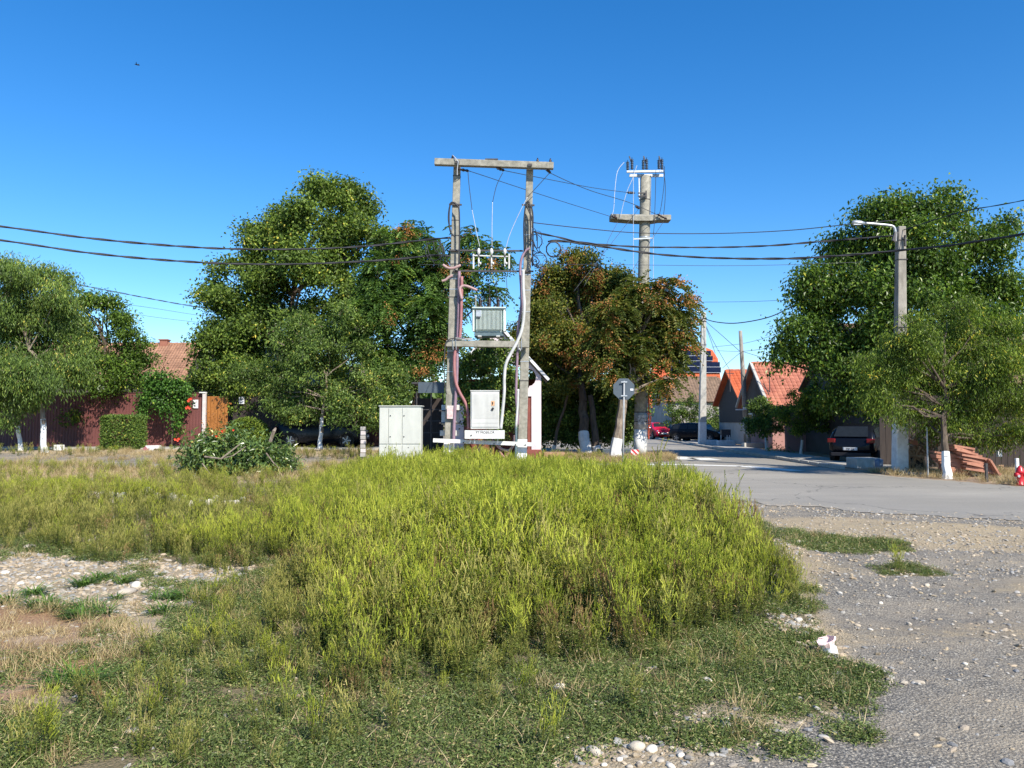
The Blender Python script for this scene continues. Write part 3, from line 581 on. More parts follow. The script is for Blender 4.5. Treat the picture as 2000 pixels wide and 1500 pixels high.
# gravel
def peb_proto(seed, mat):
    mb = MB().stone((0, 0, 0), 1, seed=seed, sq=.55, n=6); o = mb.build('pebble', mat, smooth=False); COL.objects.unlink(o); return o
pebs = [peb_proto(i, M['peb']) for i in range(4)]+[peb_proto(10+i, M['pebg']) for i in range(3)]
x, y = sample(150000, -7, 9, 3.2, 15.5)
c1 = sdp(x, y, COVER); bz = sdp(x, y, BARE); rd = sdp(x, y, ROAD); an = sdp(x, y, ASPN); gw = sdp(x, y, GRITW); lp = sdp(x, y, GP([(1020, 1530), (1130, 1465), (1260, 1440), (1330, 1400), (1450, 1400), (1500, 1440), (1420, 1470), (1260, 1530)]))
den = np.where(bz < 0, .55, 0.); den = np.where((c1 > -.1) & (x > 0), .15+.5*(fbm(x, y, 1.3)-.5), den); den = np.where(gw < 0, .75, den); den = np.where(an < -.15, .06, den); den = np.where(lp < 0, .6, den)
den = np.where((sdp(x, y, STRAW) < 0), .06, den); den = np.maximum(den, .035*(c1 < 0)); den = np.where((rd > -.7) & (rd < .5) & (x > 3), .30, np.where(rd <= -.7, .04, den))*sstep(18, 10, y)
k = (RNG.random(len(x)) < den) & (np.abs(x) < .7*y+.6); x, y = x[k], y[k]; n = len(x); s = .006+.012*RNG.random(n)**3*1.5+.0007*y; big = RNG.random(n) < np.where(sdp(x, y, BARE) < 0, .07, .022); s = np.where(big, RNG.uniform(.016, .036, n), s)
s *= np.where(x > 2.5, .8, 1)
scatter('gravel', np.stack([x, y, hz(x, y)+s*.12], 1), pebs, s, np.stack([RNG.normal(0, .3, n), RNG.normal(0, .3, n), RNG.uniform(0, 6.28, n)], 1), np.where(RNG.random(n) < .68, RNG.integers(0, 4, n), RNG.integers(4, 7, n)), kind='stuff', label='tan and grey gravel spread over the bare ground')
# single stones large enough to tell apart
def stone(px, py, rpx, mat, label, grp=None, sq=.6, seed=None):
    gx, gy = G(px, py); r = rpx/F*gy
    o = MB().stone((0, 0, 0), r, sq=sq, seed=seed or int(px*7+py), n=10).build('stone', mat, smooth=True, label=label, cat='stone', group=grp); o.location = (gx, gy, hz1(gx, gy)+r*sq*.35); o.rotation_euler = (0, 0, px % 6); return o
stone(247, 1160, 15, M['stone'], 'large grey rounded stone on the bare patch at left'); stone(266, 1150, 12, M['stonew'], 'flat pale stone touching the large grey rounded one')
stone(1093, 1440-98+0, 11, M['stonew'], 'lone white stone in the knotgrass right of centre', seed=5); stone(1382, 1336, 10, M['stonew'], 'bright white stone in the knotgrass below the cup', seed=8)
stone(1640, 1305, 12, M['wood'], 'flat tan stone on the gravel just below the paper cup', sq=.3); stone(1245, 1462, 16, M['stone'], 'biggest pale stone on the near gravel edge')
stone(1160, 1468, 15, M['stone'], 'pale stone left of the biggest one on the gravel edge'); stone(1273, 1465, 11, M['stonew'], 'white stone right of the biggest one on the gravel edge')
stone(1108, 1440, 8, M['stonew'], 'small white stone in the knotgrass near the front'); stone(262, 1432, 15, M['stone'], 'half buried pale stone among weeds at lower left', sq=.5); stone(57, 1068, 11, M['stone'], 'flat grey stone at the far edge of the bare patch')
for i, (a, b, c) in enumerate([(20, 1082, 12), (90, 1100, 10), (150, 1120, 8), (305, 1120, 12), (330, 1135, 9), (270, 1105, 8), (40, 1140, 8), (120, 1165, 7), (210, 1175, 7), (300, 1165, 8), (75, 1125, 6), (350, 1110, 9), (190, 1090, 7), (330, 1095, 6), (10, 1120, 9), (230, 1140, 7)]):
    stone(a, b, c*.75, M['stone'] if i % 2 else M['stonew'], 'pale stone lying among others on the bare stony patch', 'stones on the bare patch')
for i, (a, b, c) in enumerate([(1330, 1480, 13), (1290, 1490, 10), (1360, 1465, 8), (1210, 1485, 11), (1250, 1492, 9), (1400, 1478, 8), (1180, 1495, 10), (1312, 1462, 7), (1345, 1408, 9), (1420, 1412, 8), (1375, 1400, 6), (1480, 1455, 9), (1310, 1500, 12), (1390, 1495, 9), (1230, 1500, 9), (1450, 1445, 7), (1270, 1440, 7)]):
    stone(a, b, c*.68, M['stone'] if i % 3 else M['stonew'], 'pale stone in the gravel strip along the near edge', 'stones on the near gravel edge')
for i, (a, b, c) in enumerate([(1530, 1165, 9), (1560, 1145, 10), (1510, 1150, 7), (1500, 1070, 8), (1530, 1090, 7), (1585, 1180, 6), (1560, 1215, 7), (1600, 1150, 6), (1640, 1160, 5), (1810, 1142, 6), (1720, 1175, 5), (1480, 1045, 6), (1700, 1230, 5), (1775, 1215, 5), (1885, 1298, 5), (1560, 1060, 6), (1545, 1120, 6)]):
    stone(a, b, c, M['stone'] if i % 2 else M['stonew'], 'small pale stone on the gravel right of the weeds', 'stones on the gravel beside the weeds')

# ------------------------------------------------------------------ TREES
def tree(name, label, d, lobes, mat, base, trunk_r=.18, white=0, bark='bark', leaf=(.17, .09), clump=.34, dens=3.2, per=24, droop=.35, group=None, lean=0, depth=1.0, fronds=False, seeds=0, cat='tree', seed=0, fork=.45, extra_trunks=(), ydepth=None, mixmat=None, toppx=None, twigs=True):
    r = np.random.default_rng(1000+seed); rr = random.Random(seed)
    bx, by = base; bz = hz1(bx, by)-.05; root = thing(name, label, cat, (bx, by, bz), group=group); clump = clump*.72; leaf = (leaf[0]*1.18, leaf[1]*1.4); per = per if fronds else int(per*1.3)
    L = []
    for lb in lobes:
        px, py, rp = lb[:3]; R = rp/F*d; off = lb[3] if len(lb) > 3 else r.uniform(-.8, .8)*depth*min(R*1.1, 2.2)
        p = P(px, py, d+off); L.append((np.array(p), R*(1+off/d)*(.82 if fronds else 1)))
    cen = np.mean([l[0] for l in L], 0); zmin = min(l[0][2]-l[1]*.6 for l in L); zmax = max(l[0][2] for l in L)
    # trunk and limbs
    fz = max(bz+.5, bz+(zmax-bz)*fork*.6); top = np.array([bx+(cen[0]-bx)*.22, by+(cen[1]-by)*.3, fz]) if toppx is None else np.array(P(*toppx)); b0 = np.array([bx, by, bz])
    def q_(a, b, n=6, w=.05):
        t = np.linspace(0, 1, n)[:, None]; k = a+(b-a)*t; k[1:-1] += r.normal(0, w, (n-2, 3))*np.linalg.norm(b-a)*.5; return k
    tk = QB(); tp = q_(b0, top, 7, .03); rads = np.linspace(trunk_r, trunk_r*.72, 7); rads[0] *= 1.25
    tk.tube(tp, rads, 0, 0, 9)
    for (ex, ey, er) in extra_trunks:
        e0 = np.array([ex, ey, bz]); eq = q_(e0, top+np.array([(ex-bx)*.5, 0, .3]), 6, .03); tk.tube(eq, np.linspace(er, er*.6, 6), 0, 0, 8)
        if white:
            k_ = min(1., white/max(.1, eq[1][2]-bz)); we = QB(); we.tube([eq[0], eq[0]+(eq[1]-eq[0])*k_], [er+.01, er*.93+.01], 0, 0, 9); we.obj('painted_base', M['white'], root)
    lead = np.array([cen[0], cen[1], zmin+(zmax-zmin)*.72]); ld = q_(top, lead, 6, .05); tk.tube(ld, np.linspace(trunk_r*.7, trunk_r*.2, 6), 0, 0, 6)
    for c, R in L:
        k = int(np.clip((c[2]-top[2])/(lead[2]-top[2]+.01)*3.2, 0, 4)); s0 = ld[k]
        q = q_(s0, c, 5, .07); tk.tube(q, np.linspace(trunk_r*.34, trunk_r*.08, 5), 0, 0, 5)
    tk.obj('trunk', M[bark], root)
    if white:
        wq = QB(); hh = white; n = 5; idxs = np.linspace(0, 1, n); tpw = np.array([np.array([np.interp(bz+hh*t, tp[:, 2], tp[:, j]) for j in range(3)]) for t in idxs])
        wq.tube(tpw, np.interp(tpw[:, 2], tp[:, 2], rads)+.007, 0, 0, 9); wq.obj('painted_base', M['white'], root)
    # foliage
    CC = []; CL = []
    for li, (c, R) in enumerate(L):
        n = max(6, int(dens*R*R*(10.0 if not fronds else 8.0)*(2.0/max(R, 1.0))**.5)); ns = max(6, int(6+R*4.2)); sdv = rdir(ns, r); scn = c+sdv*(R*r.uniform(.30, 1.10, ns))[:, None]; srs = R*r.uniform(.13, .42, ns)
        w8 = srs**1.6; si = r.choice(ns, n, p=w8/w8.sum()); cc = scn[si]+rdir(n, r)*(srs[si]*r.random(n)**.4)[:, None]*np.array([1, 1, .8]); CC.append(cc); CL.append(scn[si]*.65+c*.35)
    CC = np.concatenate(CC); CL = np.concatenate(CL); ok = CC[:, 2] > bz+.35; CC, CL = CC[ok], CL[ok]; nc = len(CC); tone = r.normal(0, .16, nc)+.10*(fbm(CC[:, 0], CC[:, 2], .5)-.5)*2
    qb = QB()
    out = CC-CL; out /= np.linalg.norm(out, axis=1, keepdims=True)+1e-9
    if twigs:
        sel = r.random(nc) < .45
        for a, b in zip(CL[sel], CC[sel]): qb.tube([a+(b-a)*.2, a+(b-a)*.62+np.array([0, 0, .06]), b], [.018, .011, .006], 0, 1)
    if fronds:
        nf = per+1; o0 = np.repeat(CC, nf, 0); dr = np.repeat(out, nf, 0)+rdir(len(o0), r)*.95; dr[:, 2] = dr[:, 2]*.6+.12; dr /= np.linalg.norm(dr, axis=1, keepdims=True)
        FL = r.uniform(.35, .65, len(o0))*leaf[0]/.13; tn = np.repeat(tone, nf)
        o0 = o0+r.normal(0, clump*.5, o0.shape); side = np.cross(dr, [0, 0, 1.]); side /= np.linalg.norm(side, axis=1, keepdims=True)+1e-9
        for t in np.linspace(.15, 1, 8):
            pt = o0+dr*(FL*t)[:, None]; pt[:, 2] -= FL*.55*t**2
            fw = dr-np.array([0, 0, 1.1])*t; 
            for sg in (-1, 1):
                D = side*sg+fw*.55+r.normal(0, .12, o0.shape); Nv = np.cross(fw, side); Nv[:, 2] = np.abs(Nv[:, 2]); Nv += r.normal(0, .25, o0.shape)
                co, q = leafquads(pt, D, Nv, leaf[0]*r.uniform(.75, 1.15, len(pt))*(1.1-.3*t), np.full(len(pt), leaf[1])); qb.add(co, q, np.clip(.45+tn+r.normal(0, .15, len(pt)), 0, 1), 0)
    else:
        C = np.repeat(CC, per, 0)+r.normal(0, 1, (nc*per, 3))*np.array([clump, clump, clump*.75]); o2 = np.repeat(out, per, 0); n = len(C); tn = np.repeat(tone, per)
        D = rdir(n, r)+o2*.5+np.array([0, 0, -droop*1.6]); Nv = o2*.6+rdir(n, r)*.75+np.array([0, 0, .7])
        co, q = leafquads(C, D, Nv, leaf[0]*r.uniform(.6, 1.2, n), leaf[1]*r.uniform(.7, 1.15, n)); qb.add(co, q, np.clip(.45+tn+r.normal(0, .17, n), 0, 1), 0)
    qb.obj('crown', [M[mat], M[bark]], root, kind='stuff')
    if seeds:
        sb = QB(); front = (out[:, 1] < .15) & (CC[:, 1] < np.median(CC[:, 1])+.2); dd = fbm(CC[:, 0]*1.0+5, CC[:, 2]*1.0, .8, 2)+r.normal(0, .09, nc); ok = np.where(front & (dd > np.quantile(dd, 1-seeds)))[0]
        for i in ok:
            if r.random() < .55:
                n = 46; p = CC[i]+out[i]*.35-np.array([0, .25, .1]); C = p+r.normal(0, 1, (n, 3))*np.array([.13, .13, .13]); co, q = leafquads(C, rdir(n, r)+np.array([0, 0, -.8]), rdir(n, r), r.uniform(.07, .13, n), r.uniform(.035, .055, n)); sb.add(co, q, r.random(n), 0)
        if sb.c: sb.obj('seed_cluster', [M[mixmat or 'lf_seed']], root, kind='stuff')
    return root
def bx(px, d): return ((px-1000)/F*d, d)
tree('walnut_tree', 'tallest broad green walnut tree left of the transformer poles', 42, [(625, 372, 42), (665, 392, 22), (692, 378, 26), (705, 415, 34), (600, 440, 70), (680, 455, 60), (520, 470, 48), (745, 455, 30), (560, 430, 40), (500, 540, 58), (430, 590, 42), (405, 560, 22), (422, 528, 16), (590, 540, 100), (690, 560, 80), (450, 640, 60), (540, 650, 85), (650, 660, 90), (415, 640, 26), (485, 590, 55), (430, 690, 36), (760, 520, 40), (490, 700, 50), (730, 640, 50), (510, 445, 24), (478, 470, 16)],
     'lf_walnut', bx(575, 42), .30, leaf=(.165, .092), clump=.46, dens=2.7, per=48, seed=1)
tree('ailanthus_tree', 'drooping compound leaved tree with orange seed clusters behind left pole', 36.5, [(770, 470, 36), (800, 465, 28), (838, 462, 24), (760, 540, 55), (835, 530, 50), (790, 610, 70), (850, 620, 50), (740, 600, 45), (800, 690, 60), (850, 700, 45), (850, 560, 50), (900, 462, 20), (935, 470, 22), (920, 500, 22), (890, 530, 26), (950, 505, 14), (975, 485, 12), (925, 560, 22), (955, 575, 17), (900, 590, 20), (985, 508, 9), (870, 640, 25), (760, 700, 45)],
     'lf_ail', bx(800, 36.5), .22, leaf=(.17, .06), clump=.3, dens=5.6, per=4, fronds=True, seeds=.30, seed=2)
tree('plum_tree', 'olive leaved young tree with white painted trunk before the fence', 35.0, [(640, 640, 55), (590, 680, 60), (690, 690, 65), (620, 730, 80), (545, 735, 55), (725, 740, 60), (765, 770, 35), (500, 740, 40), (600, 790, 45), (555, 790, 30), (660, 790, 40), (700, 800, 45), (745, 815, 28), (775, 735, 25), (570, 640, 30)],
     'lf_willow', bx(627, 35), .10, white=1.45, bark='barkl', leaf=(.13, .045), clump=.30, dens=4.2, per=36, seed=3, fork=.55)
tree('lilac_tree', 'low dark olive bushy tree over the fence beside the gate', 39, [(470, 740, 38), (440, 730, 34), (410, 735, 26), (430, 760, 22), (500, 770, 30), (530, 800, 26), (480, 790, 22), (385, 745, 16)], 'lf_walnut', bx(498, 39), .09, leaf=(.12, .07), clump=.25, dens=5.5, per=26, seed=4)
tree('willow_tree', 'pale green fine leaved willow with white painted trunk at far left', 33.5, [(10, 560, 55), (70, 590, 50), (115, 570, 36), (30, 640, 75), (110, 660, 65), (150, 690, 34), (50, 730, 65), (125, 740, 55), (-50, 640, 70), (-40, 740, 60), (60, 540, 26), (5, 520, 20), (78, 535, 14), (0, 780, 40), (60, 780, 30), (20, 525, 16), (90, 525, 12), (50, 560, 24)],
     'lf_willow', bx(91, 33.5), .12, white=1.5, bark='barkl', leaf=(.16, .032), clump=.38, dens=4.2, per=50, droop=.9, seed=5)
tree('fruit_tree', 'slim tree with whitish trunk left of the fine leaved willow', 35, [(-20, 660, 50), (40, 690, 40), (-60, 720, 50), (30, 620, 30), (20, 760, 35)], 'lf_fine', bx(43, 34.5), .09, white=1.1, bark='barkl', leaf=(.14, .04), dens=4, per=28, seed=6)
tree('cherry_tree', 'darker green pointed tree behind the fence near the tiled roof', 38.5, [(165, 590, 32), (210, 605, 28), (205, 585, 16), (150, 620, 40), (235, 640, 36), (200, 670, 50), (255, 680, 30), (260, 650, 20), (230, 720, 44), (180, 740, 50), (270, 720, 22), (130, 560, 14), (125, 545, 9), (240, 760, 38), (100, 620, 40), (290, 700, 12), (160, 790, 40)],
     'lf_dk2', bx(205, 38.5), .14, leaf=(.15, .06), clump=.32, dens=3.8, per=32, seed=7)
tree('linden_tree', 'golden brown rounded tree right of the transformer poles', 38, [(1130, 508, 26), (1110, 530, 34), (1160, 535, 36), (1130, 575, 60), (1070, 600, 45), (1190, 580, 50), (1035, 620, 34), (1095, 650, 65), (1165, 650, 60), (1050, 690, 45), (1210, 620, 50), (1120, 720, 60), (1020, 655, 22), (1060, 560, 22), (1190, 545, 26), (1240, 590, 36), (1215, 555, 26), (1225, 640, 40), (1060, 640, 40), (1090, 560, 34), (1150, 610, 50)],
     'lf_gold', bx(1143, 36), .27, leaf=(.125, .075), clump=.36, dens=5.0, per=44, seed=8, seeds=.18, mixmat='lf_orange', white=1.15, extra_trunks=((1.9, 37.3, .09), (4.05, 36.2, .2)))
tree('maple_tree', 'green and rust tree with leaning trunk standing before the tall pole', 33.5, [(1290, 572, 36), (1325, 598, 28), (1265, 565, 22), (1250, 610, 44), (1310, 630, 44), (1338, 592, 12), (1322, 650, 24), (1270, 665, 50), (1200, 620, 40), (1180, 660, 36), (1215, 660, 44), (1230, 710, 40), (1290, 700, 34), (1180, 700, 34), (1300, 735, 16), (1200, 740, 30), (1285, 745, 22), (1338, 668, 10), (1230, 570, 20)],
     'lf_rust', bx(1201, 33.2), .25, white=.95, toppx=(1217, 775, 33.3), bark='barkl', leaf=(.16, .058), clump=.3, dens=6.2, per=4, fronds=True, seeds=.40, seed=9)
tree('linden_tree', 'shaded green tree under the golden one with leaves near the ground', 39, [(1060, 760, 45), (1110, 780, 48), (1165, 760, 45), (1080, 820, 34), (1130, 815, 28), (1190, 790, 30), (1230, 800, 30), (1220, 830, 24), (1050, 800, 30), (1075, 848, 22), (1110, 842, 20), (1225, 852, 14), (1045, 840, 16), (1180, 830, 18), (1085, 790, 40), (1150, 850, 22), (1195, 845, 20), (1200, 800, 34), (1120, 820, 34), (1200, 760, 40), (1240, 770, 34), (1100, 740, 50), (1170, 810, 34)], 'lf_hedge', bx(1150, 39), .16, white=.9, leaf=(.14, .08), dens=7, per=30, seed=10)
tree('laurel_bush', 'dense glossy bush filling the space behind the transformer cabinet', 27.6, [(900, 722, 16), (912, 698, 14), (935, 700, 20), (890, 745, 14), (915, 715, 18), (950, 672, 16), (985, 680, 16), (1003, 700, 10), (1003, 790, 10), (930, 720, 26), (960, 740, 34), (990, 700, 22), (935, 765, 30), (975, 790, 34), (925, 810, 26), (965, 840, 26), (1000, 760, 16), (960, 690, 24), (1000, 830, 14), (905, 760, 14), (990, 730, 20)], 'lf_hedge', (-.75, 27.9), .07, leaf=(.10, .055), clump=.18, dens=11, per=26, seed=11, cat='bush')
tree('walnut_tree', 'huge dark green walnut tree behind the street lamp pole', 31.5, [(1700, 425, 38), (1745, 420, 30), (1790, 425, 36), (1765, 395, 16), (1735, 400, 14), (1655, 470, 48), (1715, 480, 70), (1800, 490, 75), (1850, 415, 28), (1842, 378, 12), (1862, 395, 14), (1880, 470, 45), (1925, 480, 36), (1955, 445, 20), (1970, 432, 10), (1620, 530, 50), (1580, 560, 34), (1690, 570, 85), (1800, 590, 90), (1890, 580, 75), (1945, 560, 40), (1955, 620, 50), (1610, 620, 55), (1570, 640, 34), (1545, 690, 26), (1590, 690, 40), (1530, 668, 14), (1640, 690, 60), (1710, 680, 70), (1670, 740, 50), (1820, 690, 80), (1960, 690, 50), (1520, 705, 12), (1980, 560, 22), (1740, 760, 60), (1640, 780, 36)],
     'lf_dk2', (16.3, 31.8), .34, leaf=(.16, .07), clump=.46, dens=3.4, per=46, droop=.5, seed=12)
tree('acacia_tree', 'fine leaved yellowish tree overhanging the right pavement', 22.5, [(1850, 625, 48), (1790, 655, 45), (1910, 640, 50), (1740, 690, 45), (1830, 690, 65), (1920, 700, 70), (1990, 680, 70), (1705, 740, 30), (1770, 750, 55), (1860, 770, 65), (1950, 780, 65), (1720, 780, 30), (1790, 805, 34), (1840, 825, 34), (1905, 840, 36), (1960, 850, 30), (2030, 780, 60), (1995, 840, 30), (1690, 700, 20), (2070, 700, 60), (1870, 850, 20), (1745, 725, 36), (1752, 668, 28), (1738, 792, 32), (1700, 775, 26)],
     'lf_fine', (12.2, 21.8), .12, white=.8, bark='bark', leaf=(.10, .022), clump=.26, dens=7.5, per=46, droop=.7, seed=13)
tree('hazel_tree', 'small round yellow green tree with white trunk by the pink wall', 37.5, [(1565, 775, 30), (1590, 770, 26), (1545, 800, 30), (1585, 805, 30), (1615, 790, 28), (1560, 830, 24), (1600, 830, 20), (1525, 820, 16), (1625, 820, 20)], 'lf_fine', bx(1562, 37.5), .07, white=.75, bark='barkl', leaf=(.11, .05), clump=.18, dens=8, per=24, seed=14)
tree('plane_tree', 'small rounded street tree between the thin pole and pink house', 42, [(1490, 800, 28), (1475, 815, 22), (1510, 815, 24), (1495, 835, 22), (1470, 835, 16), (1525, 835, 14)], 'lf_hedge', bx(1497, 42), .07, white=.75, bark='barkl', leaf=(.11, .06), clump=.2, dens=8, per=22, seed=15)
tree('privet_bush', 'big green bush behind the black hatchback', 66, [(1325, 800, 26), (1345, 790, 22), (1310, 815, 16), (1335, 825, 20), (1370, 815, 16)], 'lf_hedge', bx(1330, 66), .07, leaf=(.14, .07), clump=.25, dens=3.6, per=20, seed=16, cat='bush')
tree('privet_bush', 'green bush right of the white based lamp post', 63, [(1395, 810, 26), (1415, 820, 24), (1440, 815, 22), (1400, 835, 18), (1440, 838, 16), (1380, 828, 16)], 'lf_hedge', bx(1410, 63), .07, leaf=(.13, .07), clump=.22, dens=4, per=20, seed=17, cat='bush')
tree('sumac_tree', 'small red leaved tree far down the street', 75, [(1300, 770, 14), (1312, 780, 12), (1290, 785, 10)], 'lf_orange', bx(1300, 75), .08, leaf=(.16, .08), clump=.3, dens=2.5, per=18, seed=18)
# hedges and shrubs clipped to boxes
def hedge(label, px0, px1, py0, py1, d, depth, mat, n, rnd_top=False, leaf=.06, seed=0):
    a = P(px0, py1, d); b = P(px1, py0, d); z0 = hz1((a.x+b.x)/2, d); r = np.random.default_rng(seed)
    sx, sz = b.x-a.x, b.z-z0; root = thing('clipped_hedge', label, 'hedge', ((a.x+b.x)/2, d+depth/2, z0))
    core = MB()
    C = r.uniform(-.5, .5, (n, 3)); ax = r.integers(0, 3, n); sg = np.where(r.random(n) < .5, -.5, .5); C[np.arange(n), ax] = sg; C[:, 2] = np.abs(C[:, 2]) if False else C[:, 2]
    if rnd_top:
        k = C[:, 2] > 0; rad = np.sqrt(np.clip(1-(C[:, 0]*1.9)**2, .05, 1)); C[k, 2] *= rad[k]
    nn = C.copy(); nn /= np.linalg.norm(nn, axis=1, keepdims=True)
    C = C*np.array([sx, depth, sz])+np.array([0, 0, sz/2])+np.array([root.location.x, root.location.y, z0]); C += r.normal(0, .035, C.shape)
    qb = QB(); co, q = leafquads(C, nn*.6+rdir(n, r)+np.array([0, 0, .3]), nn+rdir(n, r)*.7, leaf*r.uniform(.6, 1.2, n), leaf*.5*r.uniform(.7, 1.2, n)); qb.add(co, q, np.clip(r.normal(.5, .2, n), 0, 1), 0); qb.obj('foliage', [M[mat]], root, kind='stuff')
    st = QB()
    for k in range(14):
        x_ = root.location.x+r.uniform(-.4, .4)*sx; y_ = root.location.y+r.uniform(-.3, .3)*depth; st.tube([(x_, y_, z0-.05), (x_+r.normal(0, .1), y_, z0+sz*.5), (x_+r.normal(0, .2), y_, z0+sz*.85)], [.02, .014, .006], 0, 0, 4)
    st.obj('stems', M['bark'], root, kind='stuff')
hedge('tall clipped green hedge block in front of the maroon fence', 197, 268, 815, 878, 34.8, .8, 'lf_hedge', 12000, leaf=.11, seed=1)
hedge('low round topped clipped bush below the orange gate', 445, 510, 819, 872, 35.0, .9, 'lf_fine', 9000, True, leaf=.11, seed=2)
# trumpet vine over the fence
def leafpile(name, label, cat, d, lobes, mat, n, leaf, seed, droop=.6, extra=None, clump=.2, dens=5):
    r = np.random.default_rng(seed); cx = np.mean([l[0] for l in lobes]); x0 = (cx-1000)/F*d; root = thing(name, label, cat, (x0, d, hz1(x0, d)))
    qb = QB(); per = n
    for px, py, rp in lobes:
        c = np.array(P(px, py, d+r.uniform(-.3, .3))); R = rp/F*d; k = max(4, int(dens*R*R*12)); dv = rdir(k, r); CC = c+dv*(R*(.4+.6*r.random(k)))[:, None]; CC[:, 2] = np.maximum(CC[:, 2], ORG[root.name].z+.06)
        C = np.repeat(CC, per, 0)+r.normal(0, clump, (k*per, 3)); C[:, 2] = np.maximum(C[:, 2], ORG[root.name].z+.03); m = len(C); o2 = np.repeat(dv, per, 0)
        co, q = leafquads(C, rdir(m, r)+o2*.6+np.array([0, 0, -droop]), o2*.7+rdir(m, r)*.6+np.array([0, 0, .6]), leaf[0]*r.uniform(.6, 1.2, m), leaf[1]*r.uniform(.7, 1.2, m)); qb.add(co, q, np.clip(r.normal(.5, .22, m), 0, 1), 0)
    qb.obj('foliage', [M[mat]], root, kind='stuff'); return root
vine = leafpile('trumpet_vine', 'bright green trumpet vine with orange flowers hanging over the fence', 'vine', 37.2, [(305, 755, 22), (330, 745, 20), (350, 760, 18), (290, 780, 16), (320, 790, 18), (350, 790, 14), (345, 820, 10), (348, 838, 8), (365, 765, 8), (280, 800, 10), (300, 735, 14)], 'lf_vine', 30, (.15, .09), 31, dens=9, clump=.16)
def flowers(parent, pts, d, s=.06):
    for px, py in pts:
        c = P(px, py, d); mb = MB()
        for k in range(5):
            a = k*1.256; mb.slab([c, c+Vector((math.cos(a)*s, -.04, math.sin(a)*s)), c+Vector((math.cos(a+.6)*s*1.15, -.06, math.sin(a+.6)*s*1.15)), c+Vector((math.cos(a+1.1)*s, -.04, math.sin(a+1.1)*s))], (0, .006, 0))
        mb.build('flower', M['flower'], parent)
flowers(vine, [(371, 780), (369, 783), (368, 795), (371, 797), (365, 797), (343, 858), (348, 860), (350, 857), (374, 779)], 36.6, .06)
st = QB(); st.tube([P(335, 872, 37.2), P(338, 830, 37.1), P(325, 780, 37.2), P(318, 740, 37.3)], [.035, .03, .025, .02], 0, 0, 5); st.obj('stem', M['bark'], vine)
cut = leafpile('cut_branch_pile', 'heap of cut leafy branches lying behind the weeds', 'branch pile', 23.0, [(400, 880, 30), (450, 870, 28), (490, 885, 34), (530, 893, 30), (380, 900, 26), (430, 905, 34), (480, 912, 26), (550, 905, 20), (390, 918, 18), (420, 860, 18), (510, 905, 30), (372, 880, 16), (555, 885, 12)], 'lf_cut', 34, (.19, .06), 32, droop=.5, clump=.17, dens=9)
for a, b, c_, rd_ in (((400, 892), (432, 896), (468, 868), .03), ((432, 896), (455, 890), (480, 872), .018), ((528, 862), (535, 842), (538, 837), .055), ((520, 885), (535, 905), (545, 915), .02), ((395, 905), (410, 925), (425, 935), .018)):
    q = QB(); q.tube([P(*a, 21.9), P(*b, 21.8), P(*c_, 22.0)], [rd_, rd_*.9, rd_*.6], 0, 0, 6); q.obj('branch', M['barkl'], cut)
flowers(cut, [(424, 852), (435, 842), (457, 840)], 21.9, .028)
orb = leafpile('orange_shrub', 'thin shrub with orange leaves before the gate', 'shrub', 36.4, [(415, 815, 10), (425, 820, 12), (435, 812, 10), (440, 825, 8), (410, 828, 6), (428, 835, 8)], 'lf_orange', 8, (.12, .04), 33, dens=4, clump=.15)  # leaves use the plain orange leaf colour

# ------------------------------------------------------------------ TRANSFORMER STATION between two concrete poles
D0 = 25.0; DF = 24.78
z_g = hz1(-2, D0)
st_ = thing('transformer_pole_frame', 'twin square concrete poles joined by beams carrying the transformer', 'pole frame', (-.85, D0, z_g))
def pole_pts(pt, pb, d, pyt, pyb): return P(pt, pyt, d), P(pb, pyb, d)
for (pt, pb) in ((893, 876.5), (1035, 1019.5)):
    a = P(pt, 322, D0); s = (pt-pb)/(893-325); b = P(pb-1, 925, D0); b.z = z_g-.1
    po = MB().taper(b, a, (.30, .28), (.225, .22)).build('pole', M['concrete'], st_, bevel=.02)
    wb = b.lerp(a, .112); MB().taper(b+Vector((0, -.003, .05)), wb, (.312, .292), (.306, .286)).build('painted_base', M['white'], po)
    for yy in (345, 433, 463, 519, 548, 568, 583, 688, 728) if pt < 900 else (403, 433, 462, 540, 570, 612, 708, 745):
        t = (925-yy)/603; c = b.lerp(a, t); wd = .30-.075*t+.016; MB().taper(c-Vector((0, 0, .012)), c+Vector((0, 0, .012)), (wd, wd-.01), (wd, wd-.01)).build('steel_band', M['dsteel'] if yy % 2 else M['steel'], po)
MB().taper(P(885, 800, D0-.17)-Vector((.02, 0, 0)), P(885, 801, D0-.17), (.01, .01), (.01, .01))
def bar(p, q, w, h, mat, name, parent, bevel=0, **pr):
    p, q = Vector(p), Vector(q); x = (q-p).normalized(); R = Matrix((x, Vector((0, 1, 0)), x.cross(Vector((0, 1, 0))))).transposed(); yv = (Vector((0, 0, 1)).cross(x)).normalized(); zv = x.cross(yv); R = Matrix((x, yv, zv)).transposed()
    return MB().box((p+q)/2, ((q-p).length, w, h), R).build(name, mat, parent, bevel=bevel, **pr)
beam = bar(P(849, 316.5, DF-.14), P(1081, 324.5, DF-.14), .2, .21, M['concrete'], 'top_beam', st_, .012)
for px in (884, 1050, 1075):
    py = 312+(px-849)*.035; MB().lathe(P(px, py, DF-.14)-Vector((0, 0, .02)), [(.018, 0), (.018, .06), (.05, .07), (.05, .09), (.028, .10), (.045, .12), (.03, .15), (.012, .2)], 10).build('pin_insulator', M['insul'], st_, smooth=True)
MB().tube([P(884, 303, DF-.14), P(889, 308, DF-.3), P(895, 316, DF-.3), P(893, 330, DF-.26), P(893, 342, DF-.22)], .014, 6).build('jumper_wire', M['wirew'], st_)
